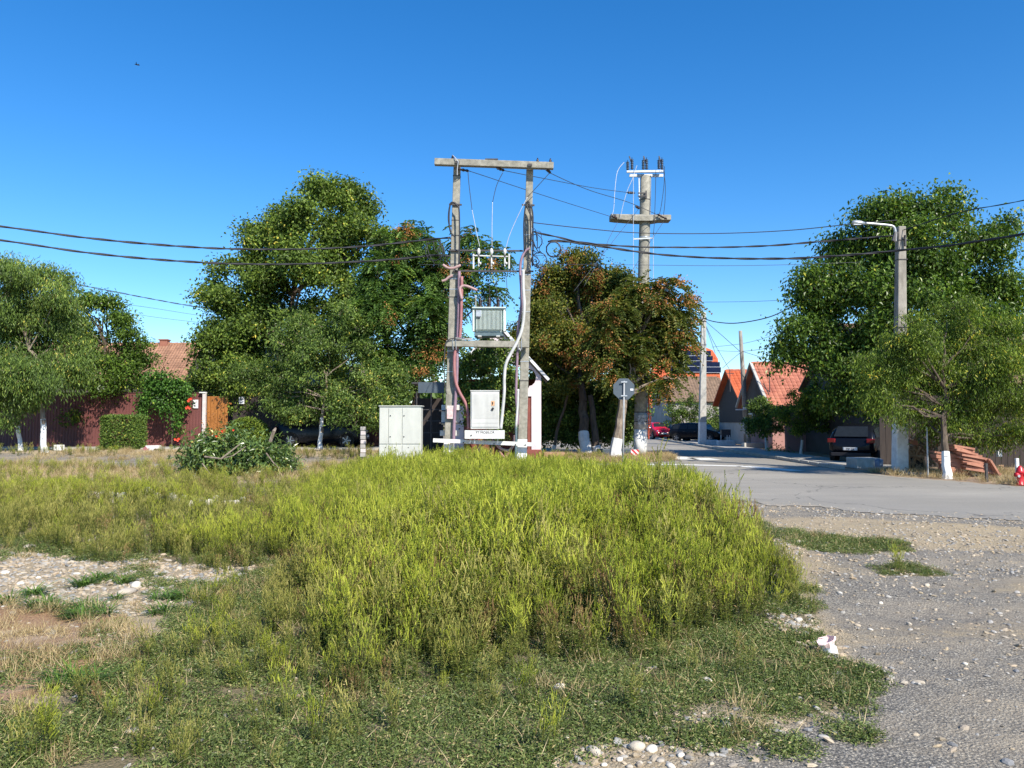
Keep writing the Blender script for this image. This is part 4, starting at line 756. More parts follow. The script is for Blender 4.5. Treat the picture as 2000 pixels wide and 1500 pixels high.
for px in (893, 1035):
    MB().box(P(px, 317+(px-893)*.035, DF-.26), (.14, .04, .07)).build('bracket', M['dsteel'], st_)
MB().box(P(960, 311, DF-.14), (.42, .05, .035)).build('conductor_scrap', M['dsteel'], st_)
platf = bar(P(872, 671, DF-.16), P(1033, 673, DF-.16), .22, .20, M['concrete'], 'platform_beam', st_, .012)
bar(P(875, 670, D0+.9), P(1031, 672, D0+.9), .18, .18, M['concrete'], 'rear_platform_beam', st_, .012)
for px in (905, 1000): bar(P(px, 663.5, DF-.2), P(px, 663.5, D0+.9), .1, .07, M['steel'], 'platform_rail', st_)
bar(P(890, 661, DF-.1), P(922, 662, DF-.1), .16, .05, M['rail'], 'platform_rail', st_)
for yy, x0, x1 in ((489, 877, 1022), (529, 885, 1042)): bar(P(x0, yy, D0-.17), P(x1, yy+1, D0-.17), .05, .05, M['dsteel'], 'steel_crossbar', st_)
for px, py in ((889, 399), (1031, 400)):
    bar(P(px-12, py, D0-.16), P(px+13, py+1, D0-.16), .04, .05, M['dsteel'], 'steel_bracket', st_)
# white U profile rail near the ground
bar(P(846, 860, DF-.12), P(1041, 868, DF-.12), .07, .125, M['rail'], 'lower_rail', st_, .006)
for px in (905, 920, 965, 1007, 1026): MB().lathe(P(px, 862+(px-846)*.04, DF-.17), [(.022, 0), (.022, .015)], 8, Matrix.Rotation(math.pi/2, 3, 'X')).build('bolt', M['dsteel'], st_)
for px, d_ in ((1296/5, 0),): pass
for px in (884, 890, 1011, 1018): MB().tube([P(px, 662, DF-.29), P(px+1, 683, DF-.29)], .011, 5).build('threaded_rod', M['steel'], st_)
# notices on the left pole
bar(P(873, 805, DF-.03), P(886.5, 805, DF-.03), .008, .42, pm('faded_notice', (.62, .60, .56), (.55, .34, .33), 14, .8), 'notice', st_)
# fuse set
fs = thing('fuse_set', 'row of white cutout fuses between the two steel crossbars', 'fuse set', P(960, 508, D0-.2))
for px, pw in ((925, 5), (960, 5), (994.5, 5)):
    bar(P(px, 496, D0-.22), P(px, 525, D0-.22), .05, .05, M['cab'], 'channel', fs)
bar(P(926, 499, D0-.26), P(992, 501, D0-.26), .03, .035, M['cab'], 'cross_channel', fs)
for px in (935, 960, 986):
    MB().lathe(P(px, 521, D0-.27), [(.02, 0), (.03, .03), (.018, .08), (.03, .12), (.03, .22), (.018, .25), (.018, .40), (.04, .43), (.055, .47), (.055, .53), (.04, .57), (.02, .60)], 10).build('fuse_tube', M['rail'], fs, smooth=True)
    MB().box(P(px, 500, D0-.27), (.05, .05, .09)).build('clamp', M['dsteel'], fs)
    MB().lathe(P(px+3, 517, D0-.3), [(.01, 0), (.035, .02), (.035, .07), (.01, .09)], 8).build('knob', M['rail'], fs, smooth=True)
# transformer
TR = P(955.5, 660, D0+.35); tr = thing('transformer', 'pale green ribbed transformer tank standing on the pole platform', 'transformer', TR)
tz = TR.z; tx = TR.x; ty = TR.y
MB().box((tx, ty, tz+.10), (.94, .66, .14)).build('base', M['tankd'], tr, bevel=.01)
MB().box((tx, ty, tz+.20+.34), (.86, .60, .76)).build('tank', M['tank'], tr, bevel=.02)
for k in range(20): MB().box((tx-.40+k*.0421, ty-.36, tz+.535), (.016, .14, .62)).build('radiator_fin', M['tank'], tr, bevel=.004)
for k in range(14):
    for sx in (-1, 1): MB().box((tx+sx*.49, ty-.26+k*.04, tz+.535), (.12, .014, .62)).build('side_fin', M['tank'], tr)
MB().box((tx, ty-.02, tz+.945), (1.10, .84, .035)).build('lid', M['tank'], tr, bevel=.01)
MB().box((tx, ty-.42, tz+.905), (1.04, .03, .035)).build('lid_rim', M['tankd'], tr)
for sx in (-1, 1): MB().box((tx+sx*.50, ty-.36, tz+.53), (.06, .10, .72)).build('corner_post', M['tank'], tr, bevel=.01)
MB().box((tx-.33, ty-.445, tz+.75), (.17, .012, .20)).build('name_plate', M['steel'], tr)
for k in range(3): MB().box((tx-.385+k*.045, ty-.45, tz+.615), (.03, .01, .05)).build('rating_sticker', M['ink'], tr)
for px in (938.5, 956, 973):
    z_ = tz+.96; x_ = P(px, 600, ty).x; prof = [(.055, 0)]
    for k in range(6): prof += [(.042, .02+k*.045), (.088, .035+k*.045), (.04, .055+k*.045)]
    prof += [(.03, .30), (.025, .37), (.005, .38)]
    MB().lathe((x_, ty-.15, z_), prof, 12).build('bushing', M['insul'], tr, smooth=True)
for px in (947, 956, 965, 981): MB().lathe((P(px, 600, ty).x, ty+.2, tz+.96), [(.05, 0), (.05, .07), (.03, .10), (.03, .18)], 10).build('terminal', M['insul'], tr, smooth=True)
MB().lathe((P(929.5, 600, ty).x, ty-.2, tz+.96), [(.028, 0), (.028, .36), (.035, .37), (.035, .40), (.02, .41)], 10).build('filler_pipe', M['pipe_w'], tr, smooth=True)
for sx in (-.3, .3): MB().box((tx+sx, ty, tz+.02), (.12, .8, .03)).build('foot', M['rail'], tr)
# cabinet on its plinth
c0 = P(948, 838, DF-.12); cb = thing('distribution_cabinet', 'ribbed grey distribution cabinet hung between the concrete poles', 'cabinet', c0)
x0, x1 = P(919, 800, DF-.35).x, P(975, 800, DF-.35).x; zt, zb = P(948, 764, DF-.35).z, P(948, 838, DF-.35).z; yc = DF-.2
MB().box(((x0+x1)/2, yc, (zt+zb)/2), (x1-x0, .30, zt-zb)).build('body', M['cab'], cb, bevel=.018)
MB().box(((x0+x1)/2, yc-.16, (zt+zb)/2+.015), (x1-x0-.07, .02, zt-zb-.10)).build('door', M['cab'], cb, bevel=.006)
MB().box(((x0+x1)/2, yc, zt+.012), (x1-x0+.03, .34, .03)).build('roof_cap', M['cab'], cb, bevel=.008)
for k in range(22): MB().box((x0+.055+k*(x1-x0-.11)/21, yc-.174, (zt+zb)/2+.12), (.014, .012, zt-zb-.42)).build('rib', M['cab'], cb)
MB().box(((x0+x1)/2, yc-.174, zb+.2), (x1-x0-.10, .01, .014)).build('seam', M['cab'], cb)
xs_ = P(963, 789, yc).x; MB().box((xs_, yc-.186, P(0, 788, yc).z), (.10, .006, .15)).build('orange_sticker', M['sticker'], cb); MB().box((xs_-.01, yc-.191, P(0, 788, yc).z), (.035, .004, .09)).build('sticker_print', M['ink'], cb)
MB().box((xs_-.01, yc-.19, P(0, 799, yc).z), (.07, .03, .10), Matrix.Rotation(.5, 3, 'Y')).build('padlock_handle', M['ink'], cb, bevel=.01)
x0, x1 = P(907.5, 850, DF-.35).x, P(985.5, 850, DF-.35).x; zt, zb = P(0, 840.5, DF-.35).z, P(0, 857, DF-.35).z
pl = MB().box(((x0+x1)/2, yc-.02, (zt+zb)/2), (x1-x0, .34, zt-zb)).build('plinth_box', M['rail'], cb, bevel=.006)
MB().lathe((P(921, 850, yc).x, yc-.19, P(0, 850, yc).z), [(.022, 0), (.022, .02)], 8, Matrix.Rotation(math.pi/2, 3, 'X')).build('hole', M['ink'], cb)
def text(s, loc, size, mat, parent, rot=(math.pi/2, 0, 0), name='lettering', al='CENTER'):
    c = bpy.data.curves.new(name, 'FONT'); c.body = s; c.size = size; c.extrude = .0015; c.align_x = al; c.materials.append(mat); o_ = bpy.data.objects.new(name, c); me = bpy.data.meshes.new_from_object(o_); bpy.data.objects.remove(o_); o = bpy.data.objects.new(name, me); COL.objects.link(o)
    o.location = Vector(loc)-(ORG[parent.name] if parent is not None and parent.name in ORG else Vector((0, 0, 0))); o.rotation_euler = rot
    if parent is not None: o.parent = parent
    return o
text('PT MOSILOR', (P(948, 850, yc).x, yc-.1945, P(0, 846.5, yc).z), .105, M['ink'], cb)
for px in (918, 927, 972): MB().tube([P(px, 857, yc-.1), P(px, 866, yc-.1)], .015, 6).build('hanger', M['steel'], cb)
# conduits and pipes (each a thing)
def smooth_path(pts, n=5):
    pts = [Vector(p) for p in pts]; out = []
    for i in range(len(pts)-1):
        p0 = pts[max(i-1, 0)]; p1 = pts[i]; p2 = pts[i+1]; p3 = pts[min(i+2, len(pts)-1)]
        for k in range(n):
            t = k/n; out.append(.5*((2*p1)+(-p0+p2)*t+(2*p0-5*p1+4*p2-p3)*t*t+(-p0+3*p1-3*p2+p3)*t**3))
    return out+[pts[-1]]
def pipe(name, label, cat, pts, r, mat, d=None, n=8, grp=None, seg=5):
    ps = smooth_path([P(p[0], p[1], p[2] if len(p) > 2 else d) for p in pts], seg)
    return MB().tube(ps, r, n).build(name, mat, smooth=True, label=label, cat=cat, group=grp)
pipe('cable_conduit', 'mauve conduit running down the right edge of the left pole', 'conduit', [(897, 530), (896, 600), (894, 663), (893, 690), (892, 740), (889, 790), (887, 830), (886, 864)], .052, M['pipe_m'], DF-.02)
pipe('cable_conduit', 'faded red conduit curving off the left pole into the plinth box', 'conduit', [(902, 540), (901, 600), (898, 660), (888, 692), (889, 740), (897, 765), (908, 785), (914, 805), (915, 838)], .05, M['pipe_r'], DF-.10)
pipe('cable_conduit', 'short pink conduit stub bent over beside the left pole', 'conduit', [(902, 585), (898, 566), (903, 559), (912, 559), (932, 567)], .045, M['pipe_p'], DF-.16)
pipe('cable_conduit', 'pink conduit lying across the left pole below the upper crossbar', 'conduit', [(865, 517), (874, 523), (884, 524), (893, 521), (900, 518)], .045, M['pipe_p'], DF-.18)
pipe('cable_conduit', 'open ended pink conduit pointing down left of the pole', 'conduit', [(884, 538), (876, 542), (870, 547), (863, 549)], .042, M['pipe_p'], DF-.18)
pipe('cable_conduit', 'mauve conduit bowed along the left side of the right pole', 'conduit', [(1034, 485), (1025, 492), (1018, 508), (1016, 530), (1018, 565), (1018, 600), (1012, 640), (1011, 680), (1009, 730), (1008, 770), (1010, 800), (1011, 830)], .042, M['pipe_m'], DF-.08)
pipe('white_pipe', 'thick white pipe bending from the right pole down to the cabinet', 'pipe', [(1022, 527), (1022, 560), (1024, 600), (1020, 640), (1010, 668), (998, 690), (988, 712), (985, 740), (985, 765), (982, 800), (978, 838)], .050, M['pipe_w'], DF-.30, 10)
pipe('white_pipe', 'thin white pipe on the left face of the right pole', 'pipe', [(1012, 760), (1011, 790), (1008, 835)], .04, M['pipe_w'], DF-.1)
pipe('cable_conduit', 'dark conduit continuing to the ground beside the right pole', 'conduit', [(1008, 835), (1008, 860), (1007, 912)], .042, M['tankd'], DF-.1)
for i, (a, lab) in enumerate((([(930, 858), (934, 872), (936, 890), (937, 915)], 'left red conduit loop under the rail'), ([(948, 858), (946, 866), (938, 874), (935, 900)], 'second red conduit loop under the rail'), ([(960, 858), (966, 864), (978, 876), (992, 880), (1000, 874), (1004, 862), (1005, 850)], 'long pink conduit sagging in a loop under the rail'), ([(975, 880), (985, 893), (997, 880)], 'short lowest red conduit loop under the rail'))):
    pipe('cable_conduit', lab, 'conduit', a, .045, M['pipe_p'] if i == 2 else M['pipe_r'], DF+.1)
pipe('cable', 'thin black cable hanging beside the left pole from the platform', 'cable', [(921, 660), (885, 661), (874, 666), (869, 680), (868, 740), (872, 770)], .018, M['dsteel'], DF-.33, 6)
for i, (a, lab) in enumerate((([(888, 462), (879, 450), (877, 420), (880, 398), (886, 396), (893, 402), (897, 416), (897, 500), (895, 528)], 'black cable loop draped over the left pole bracket'), ([(893, 402), (890, 397), (883, 396), (878, 405), (876, 430), (881, 455)], 'second black cable looped on the left pole bracket'),
                               ([(1024, 490), (1023, 440), (1026, 405), (1030, 394), (1034, 398), (1036, 430), (1036, 480)], 'thick black cable looped over the right pole bracket'), ([(1028, 400), (1033, 412), (1040, 432), (1041, 470), (1040, 520)], 'black cable hanging down the face of the right pole'), ([(1030, 396), (1038, 405), (1041, 425), (1040, 445)], 'short black cable curling beside the right pole bracket'))):
    pipe('cable', lab, 'cable', a, .026, M['black'], DF-.14, 6)
def coil(label, px, py, rx, ry, d, turns, r, seed):
    rr = random.Random(seed); pts = []
    for k in range(int(turns*20)+1):
        a = k/20*2*math.pi; pts.append(P(px+(rx+rr.uniform(-1, 1)*.6)*math.cos(a), py+(ry+rr.uniform(-1, 1)*.6)*math.sin(a), d-.02*k/20))
    MB().tube(pts, r, 5).build('cable_coil', M['black'], label=label, cat='cable coil')
coil('round coil of black cable hanging right of the right pole', 1081, 487, 14, 15, DF-.1, 2, .022, 1)
coil('large faint coil of cable in the leaves left of the left pole', 848, 490, 17, 19, DF+.1, 3, .014, 2)
coil('loose loop of cable low on the right pole', 1053, 508, 15, 14, DF-.05, 1.3, .016, 3)
tng = thing('cable_tangle', 'messy tangle of black service wires on the right pole', 'cables', P(1045, 480, DF-.1)); rr = random.Random(5)
for k in range(13):
    a = (1040+rr.uniform(-1, 3), rr.uniform(440, 505)); e = (1040+rr.uniform(6, 24), a[1]+rr.uniform(10, 45)); m1 = ((a[0]+e[0])/2+rr.uniform(-9, 9), (a[1]+e[1])/2+rr.uniform(-12, 6)); m2 = ((a[0]+e[0]*2)/3+rr.uniform(-6, 8), (a[1]+2*e[1])/3+rr.uniform(-4, 14))
    MB().tube(smooth_path([P(*a, DF-.1), P(*m1, DF-.2), P(*m2, DF-.1), P(*e, DF-.15)], 6), rr.choice([.008, .011, .015]), 5).build('wire', M['black'], tng, smooth=True)
tn2 = thing('cable_tangle', 'loose dark wires hanging beside the left pole among leaves', 'cables', P(850, 490, DF)); 
for k in range(6):
    a = (835+rr.uniform(-6, 30), rr.uniform(466, 480)); e = (845+rr.uniform(0, 30), a[1]+rr.uniform(20, 50)); m1 = ((a[0]+e[0])/2+rr.uniform(-9, 9), (a[1]+e[1])/2+rr.uniform(-6, 6))
    MB().tube(smooth_path([P(*a, DF-.1), P(*m1, DF-.2), P(*e, DF-.15)], 6), .012, 5).build('wire', M['black'], tn2, smooth=True)
# meter box behind the left pole
mbx = thing('meter_box', 'grey white meter box strapped behind the left concrete pole', 'meter box', P(879, 830, D0+.2))
a, b = P(862.5, 829, D0+.22), P(897, 791, D0+.22); MB().box(((a.x+b.x)/2, D0+.25, (a.z+b.z)/2), (b.x-a.x, .22, b.z-a.z)).build('body', M['rail'], mbx, bevel=.012)
for py in (802, 826): bar(P(858, py, D0+.1), P(900, py, D0+.1), .03, .035, M['dsteel'], 'strap', mbx)
MB().box(P(878, 846, D0+.25), (.62, .1, .18)).build('lower_box', M['rail'], mbx, bevel=.01)
MB().box(P(880, 793, D0+.13), (.02, .012, .5)).build('door_seam', M['cabd'], mbx)
# big cabinet on the left
ca = thing('street_cabinet', 'large pale green grey three door cabinet left of the poles', 'cabinet', (P(783, 850, 24.4).x, 24.5, hz1(-3.5, 24.4)))
x0, x1 = P(740.5, 850, 24.1).x, P(822, 850, 24.1).x; zt = P(0, 794, 24.1).z; zb = z_g-.05; yf = 24.1
MB().box(((x0+x1)/2, yf+.26, (zt+zb)/2), (x1-x0, .50, zt-zb)).build('body', M['cab2'], ca, bevel=.012)
MB().box(((x0+x1)/2+.01, yf+.26, zt+.015), (x1-x0+.06, .58, .03)).build('roof', M['cab2'], ca, bevel=.008)
zs = P(0, 868, yf).z; wd = (x1-x0)/3.3; xs0 = [x0, P(765, 0, yf).x, P(791, 0, yf).x, x1]
for i in range(3):
    a, b = xs0[i], xs0[i+1]; dr = MB().box(((a+b)/2, yf-.004, (zt+zs)/2-.01), (b-a-.022, .022, zt-zs-.06)).build('door', M['cab2'], ca, bevel=.004)
    MB().box(((a+b)/2, yf-.004, (zs+zb)/2-.01), (b-a-.022, .022, zs-zb-.02)).build('lower_panel', M['cab2'], ca, bevel=.004)
    for py in (812, 853):
        if i: MB().lathe((a+.06, yf-.016, P(0, py, yf).z), [(.02, 0), (.02, .012)], 8, Matrix.Rotation(math.pi/2, 3, 'X')).build('lock', M['ink'], dr)
    MB().lathe((a+.2, yf-.016, P(0, 874, yf).z), [(.014, 0), (.014, .012)], 8, Matrix.Rotation(math.pi/2, 3, 'X')).build('lock', M['ink'], dr)

# ------------------------------------------------------------------ TALL ROUND POLE
DP = 35.0
tp_ = thing('power_pole', 'tall round grey concrete pole with insulators rising behind the trees', 'utility pole', (*bx(1250, DP), hz1(6, 35)))
b_ = P(1250, 895, DP); b_.z = -.05; t_ = P(1261, 345, DP)
MB().tube([b_.lerp(t_, k/8) for k in range(9)], np.linspace(.30, .235, 9), 18).build('shaft', M['concrete'], tp_, smooth=True)
MB().tube([b_+Vector((0, 0, .05)), b_.lerp(t_, .10)], [.304, .297], 18).build('painted_base', M['white'], tp_, smooth=True)
MB().tube([b_.lerp(t_, .10)+Vector((0, 0, .01)), b_.lerp(t_, .16)], [.299, .294], 18).build('painted_base', pm('worn_whitewash', (.66, .66, .64), (.30, .29, .27), 3.5, .9, bump=.3), tp_, smooth=True)
for py in (392, 466, 560, 807, 825):
    c = b_.lerp(t_, (895-py)/550); rr_ = .30-.065*(895-py)/550+.008; MB().tube([c-Vector((0, 0, .02)), c+Vector((0, 0, .02))], rr_, 18).build('steel_band', M['steel'] if py == 466 else M['dsteel'], tp_)
ar = MB(); 
for s0, s1 in ((1200, 1258), (1258, 1308)):
    pass
pa = [P(1193, 423, DP-.1), P(1204, 424, DP-.32), P(1245, 427, DP-.42), P(1272, 427, DP-.42), P(1290, 425, DP-.35), P(1311, 425, DP-.1)]
ar.slab([p-Vector((0, 0, .10)) for p in pa]+[p+Vector((0, .62, -.10)) for p in pa[::-1]], (0, 0, .24)); ar.build('crossarm', M['concrete'], tp_, bevel=.02)
bar(P(1224, 335.5, DP-.25), P(1296, 334.5, DP-.25), .1, .09, M['steel'], 'top_channel', tp_); bar(P(1229, 343, DP+.1), P(1295, 343, DP+.1), .1, .12, M['steel'], 'top_channel', tp_)
bar(P(1248, 343, DP-.05), P(1249, 392, DP-.2), .04, .05, M['steel'], 'bracket', tp_); bar(P(1271, 343, DP-.05), P(1270, 420, DP-.2), .04, .05, M['steel'], 'bracket', tp_)
for px, py, h in ((1226, 332, .38), (1234.5, 331, .48), (1256.5, 331, .44), (1263, 331, .48), (1287, 330, .42), (1293, 331, .48)):
    prof = [(.03, 0)]
    nn = 6
    for k in range(nn): prof += [(.045, h*k/nn+.01), (.085, h*k/nn+.04), (.045, h*k/nn+.06)]
    prof += [(.02, h), (.015, h+.08)]
    MB().lathe(P(px, py, DP-.2), prof, 10).build('insulator', M['insulb'], tp_, smooth=True)
for px in (1232, 1260, 1290): bar(P(px-3, 305, DP-.2), P(px+3, 322, DP-.2), .04, .05, M['dsteel'], 'terminal', tp_)
for py in (377, 383): bar(P(1246, py, DP-.35), P(1263, py, DP-.35), .05, .05, M['dsteel'], 'steel_bracket', tp_)
MB().box(P(1262, 380, DP-.34), (.06, .06, .35)).build('hook', M['dsteel'], tp_)
def strain(px0, py0, px1, py1, d0, d1):
    a, b = P(px0, py0, d0), P(px1, py1, d1); ps = [a.lerp(b, k/10) for k in range(11)]; rs = [.02]+[.07 if k % 2 else .035 for k in range(9)]+[.02]
    MB().tube(ps, rs, 8).build('strain_insulator', M['insul'], tp_, smooth=True)
strain(1225, 376, 1240, 377, DP-.4, DP-.3); strain(1195, 422, 1206, 427, DP-.4, DP-.3); strain(1284, 418, 1303, 428, DP-.5, DP-.45); strain(1241, 402, 1249, 408, DP-.4, DP-.3)
for a, m in (([(1219, 317), (1206, 335), (1201, 372), (1199, 405), (1196, 420)], 'wirew'), ([(1244, 323), (1235, 350), (1226, 370), (1217, 400), (1212, 425)], 'wirew'), ([(1281, 332), (1280, 380), (1278, 435), (1276, 460)], 'wire'), ([(1298, 325), (1297, 360), (1291, 405), (1287, 420)], 'wire'), ([(1294, 325), (1299, 355), (1299, 390), (1296, 420)], 'wire'), ([(1237, 345), (1237, 420), (1237, 560)], 'wirew'), ([(1276, 460), (1276, 510), (1276, 560)], 'wirew')):
    MB().tube(smooth_path([P(*p, DP-.45) for p in a], 5), .013, 5).build('jumper_wire', M[m], tp_)
bar(P(1237, 467, DP-.3), P(1274, 465, DP-.3), .04, .06, M['steel'], 'wire_spacer', tp_)
MB().box(P(1252, 820, DP-.32), (.30, .04, .42)).build('notice', pm('pole_notice', (.55, .55, .55), (.08, .08, .09), 9, .8), tp_)
gd = thing('pole_riser', 'orange red pipe bracket standing right of the round pole', 'pipe', (*bx(1268, 34.8), 0))
MB().tube([P(1267, 745, 34.7), P(1267, 790, 34.7), P(1267, 858, 34.7)], .03, 6).build('pipe', M['redbar'], gd); MB().tube([P(1271, 812, 34.7), P(1270, 830, 34.7), P(1267, 835, 34.7)], .03, 6).build('elbow', M['redbar'], gd)
bar(P(1264, 808, 34.65), P(1272, 808, 34.65), .05, .06, M['redbar'], 'clamp', gd); bar(P(1264, 827, 34.65), P(1270, 827, 34.65), .05, .05, M['redbar'], 'clamp', gd)
# striped marker plate, stop sign seen from behind
mk = thing('marker_plate', 'small red and white striped board leaning on the round pole', 'marker board', (*bx(1240, 33.6), 0))
a, b = P(1232, 897, 33.6), P(1248, 878, 33.6); cx_ = (a.x+b.x)/2; hz_ = b.z; MB().box((cx_, 33.6, hz_/2), (b.x-a.x, .03, hz_)).build('board', M['white'], mk, bevel=.004)
w_ = (b.x-a.x)/2
def clipband(c0, c1):
    pts = []
    n = 24; out = []
    # points of the rectangle with c0 <= x+z <= c1
    rect = [(-w_, 0), (w_, 0), (w_, hz_), (-w_, hz_)]
    def clip(poly, f):
        o = []
        for i in range(len(poly)):
            p, q = poly[i], poly[(i+1) % len(poly)]; fp, fq = f(p), f(q)
            if fp >= 0: o.append(p)
            if (fp >= 0) != (fq >= 0): t = fp/(fp-fq); o.append((p[0]+(q[0]-p[0])*t, p[1]+(q[1]-p[1])*t))
        return o
    p = clip(rect, lambda v: v[0]+v[1]-c0); return clip(p, lambda v: c1-v[0]-v[1]) if p else []
for c in (-.02, .20, .42):
    pg = clipband(c, c+.11)
    if len(pg) > 2: MB().slab([(cx_+x_, 33.581, z_) for x_, z_ in pg], (0, .004, 0)).build('red_stripe', M['red'], mk)
ss = thing('stop_sign', 'octagonal road sign seen from its dark grey back', 'road sign', (*bx(1217, 22.6), 0))
c = P(1218.5, 760, 22.6); R8 = .335
MB().slab([c+Vector((math.cos(math.pi/8+k*math.pi/4)*R8, 0, math.sin(math.pi/8+k*math.pi/4)*R8)) for k in range(8)], (0, .012, 0)).build('sign_plate', M['signback'], ss, bevel=.004)
MB().tube([(P(1216, 900, 22.57).x, 22.56, -.05), P(1219, 744, 22.56)], .026, 10).build('post', M['wire'] if 0 else pm('dull_post', (.36, .37, .37), (.26, .27, .27), 8, .6), ss, smooth=True)
for py in (746, 773): bar(P(1213, py, 22.53), P(1225, py, 22.53), .02, .035, M['steel'], 'clamp', ss)
MB().box(P(1234, 761, 22.59), (.09, .004, .06)).build('sticker', M['plate'], ss)

# ------------------------------------------------------------------ LAMP POLES
ST = pm('peeling_pole_paint', (.36, .33, .28), (.17, .15, .125), 3.5, .9, bump=.6, grime=.4, stretch=(1, 1, .4))
def lamp_pole(label, d, pxb, pyb, pxt, pyt, w0, w1, white_py, arm, wm='white', name='street_lamp'):
    gx = (pxb-1000)/F*d; t = thing(name, label, 'lamp post', (gx, d, 0)); b = P(pxb, pyb, d); b.z = -.05; a = P(pxt, pyt, d)
    MB().taper(b, a, (w0, w0), (w1, w1)).build('shaft', M['concrete_lt'] if wm == 'white' else ST, t, bevel=.03)
    if white_py:
        k = (pyb-white_py)/(pyb-pyt); m = b.lerp(a, k); MB().taper(b+Vector((0, 0, .03)), m, (w0+.012, w0+.012), (w0+(w1-w0)*k+.012,)*2).build('painted_base', M['white'], t, bevel=.03)
    if arm:
        MB().tube(smooth_path([P(*p, d-.2) for p in arm[:-2]], 5), .042*d/24 if d < 30 else .035, 8).build('arm', M['steel'], t, smooth=True)
        p, q = P(*arm[-2], d-.2), P(*arm[-1], d-.2); hw = .12
        hd = MB().tube([p, p.lerp(q, .3), p.lerp(q, .85), q], [.045, .075, .07, .02], 8).build('lamp_head', M['steel'], t, smooth=True)
        MB().box(p.lerp(q, .6)-Vector((0, 0, .065)), ((q-p).length*.6, .1, .02)).build('lens', M['lamp'], hd)
    return t
lp_ = lamp_pole('concrete street lamp pole with white base before the dark walnut tree', 24.2, 1757.5, 924, 1759, 443,   .37, .24, 826, [(1749, 472), (1749, 455), (1746, 444), (1738, 440.5), (1715, 438), (1690, 436), (1688, 436), (1664, 434)], 'st')
for py in (470, 508, 640, 660):
    c = P(1759, py, 24.2); wd = .27+.13*(py-443)/481+.012; MB().taper(c-Vector((0, 0, .012)), c+Vector((0, 0, .012)), (wd, wd), (wd, wd)).build('steel_band', M['dsteel'], lp_)
MB().box(P(1748, 462, 24.0), (.12, .08, .3), Matrix.Rotation(.3, 3, 'Y')).build('clamp', M['dsteel'], lp_); MB().box(P(1768, 470, 24.0), (.05, .06, .35)).build('clamp', M['dsteel'], lp_)
l2 = lamp_pole('slender white based lamp pole beside the parked black hatchback', 51, 1371.5, 870, 1374, 610, .46, .30, 823, [(1371, 625), (1369, 612), (1364, 609), (1358, 609), (1355, 609), (1343, 608)])
for py in (622, 628, 674): c = P(1373.6, py, 51); MB().taper(c-Vector((0, 0, .02)), c+Vector((0, 0, .02)), (.36, .36), (.36, .36)).build('steel_band', M['dsteel'], l2)
tpz = thing('wooden_pole', 'thin weathered leaning pole near the roofs with a small arm', 'utility pole', (*bx(1459, 47.5), 0))
MB().tube([P(1460, 872, 47.5), P(1453, 760, 47.5), P(1446, 646, 47.5)], [.19, .15, .10], 10).build('shaft', ST, tpz, smooth=True)
MB().tube([P(1461, 876, 47.5), P(1458, 840, 47.5), P(1456.5, 815, 47.5)], [.197, .183, .172], 10).build('painted_base', pm('peeling_white', (.62, .6, .56), (.3, .27, .23), 4, .9), tpz, smooth=True)
bar(P(1437, 800, 47.3), P(1453, 800, 47.3), .06, .07, M['white'], 'arm', tpz); MB().box(P(1455, 798, 47.3), (.2, .12, .16)).build('junction_box', M['white'], tpz)

# ------------------------------------------------------------------ CABLES
def cable(label, pts, r, mat='black', twist=True, group=None, name='power_cable', amp=1.0):
    ps = smooth_path([P(*p) for p in pts], 12); mb = MB()
    if twist:
        tot = 0; acc = [0]
        for a, b in zip(ps[:-1], ps[1:]): tot += (b-a).length; acc.append(tot)
        n = min(240, max(24, int(tot/.13))); rs = np.interp(np.linspace(0, tot, n), acc, np.arange(len(ps)))
        pp = []
        for t in rs: i = min(int(t), len(ps)-2); pp.append(ps[i].lerp(ps[i+1], t-i))
        for s in range(2):
            q = []
            for k, p in enumerate(pp):
                a = k*.55+s*math.pi+.8*math.sin(k*.07); w = r*.85*amp*.62*(1+.3*math.sin(k*.11+s)); q.append(p+Vector((0, math.cos(a)*w, math.sin(a)*w)))
            mb.tube(q, r*.8, 4)
    else: mb.tube(ps, r, 5)
    return mb.build(name, M[mat], smooth=True, label=label, cat='cable', group=group)
cable('upper twisted black cable running left from the left pole', [(-500, 380, 17), (-200, 418, 19), (0, 442, 20.5), (200, 468, 21.8), (400, 484, 23), (560, 487, 23.8), (700, 482, 24.4), (800, 472, 24.8), (845, 467, 24.9), (880, 464, 24.85)], .026)
cable('lower twisted black cable running left from the left pole', [(-500, 400, 17), (-200, 445, 19), (0, 469, 20.5), (200, 497, 21.8), (400, 513, 23), (560, 516, 23.8), (700, 511, 24.4), (800, 504, 24.8), (840, 499, 24.9), (878, 500, 24.85)], .026)
cable('twisted cable from the right pole to the street lamp pole', [(1040, 452, 24.8), (1055, 456, 24.8), (1085, 462, 24.8), (1140, 474, 24.9), (1240, 482, 25), (1310, 483, 25), (1400, 483, 25), (1500, 480, 24.8), (1600, 472, 24.6), (1700, 464, 24.4), (1749, 460, 24.2)], .024)
cable('lower thick black cable passing the lamp pole to the right edge', [(1070, 472, 24.8), (1085, 470, 24.8), (1140, 476, 24.9), (1240, 491, 25), (1300, 498, 25), (1400, 504, 24.8), (1540, 505, 24.4), (1660, 498, 24), (1757, 489, 23.6), (1850, 480, 22.5), (1930, 468, 21.5), (2000, 457, 20.5), (2200, 418, 18), (2500, 350, 15)], .03)
cable('thin black line above the twisted cables right of the station', [(1042, 435, 24.8), (1140, 446, 24.9), (1250, 455, 25), (1400, 456, 25), (1540, 450, 24.8), (1660, 438, 24.4), (1752, 430, 24.2)], .015, twist=False)
cable('paired thin wires leaving the top of the street lamp pole', [(1762, 450, 24.1), (1830, 428, 23), (1890, 411, 22), (2000, 391, 20.5), (2300, 320, 16)], .013, twist=True)
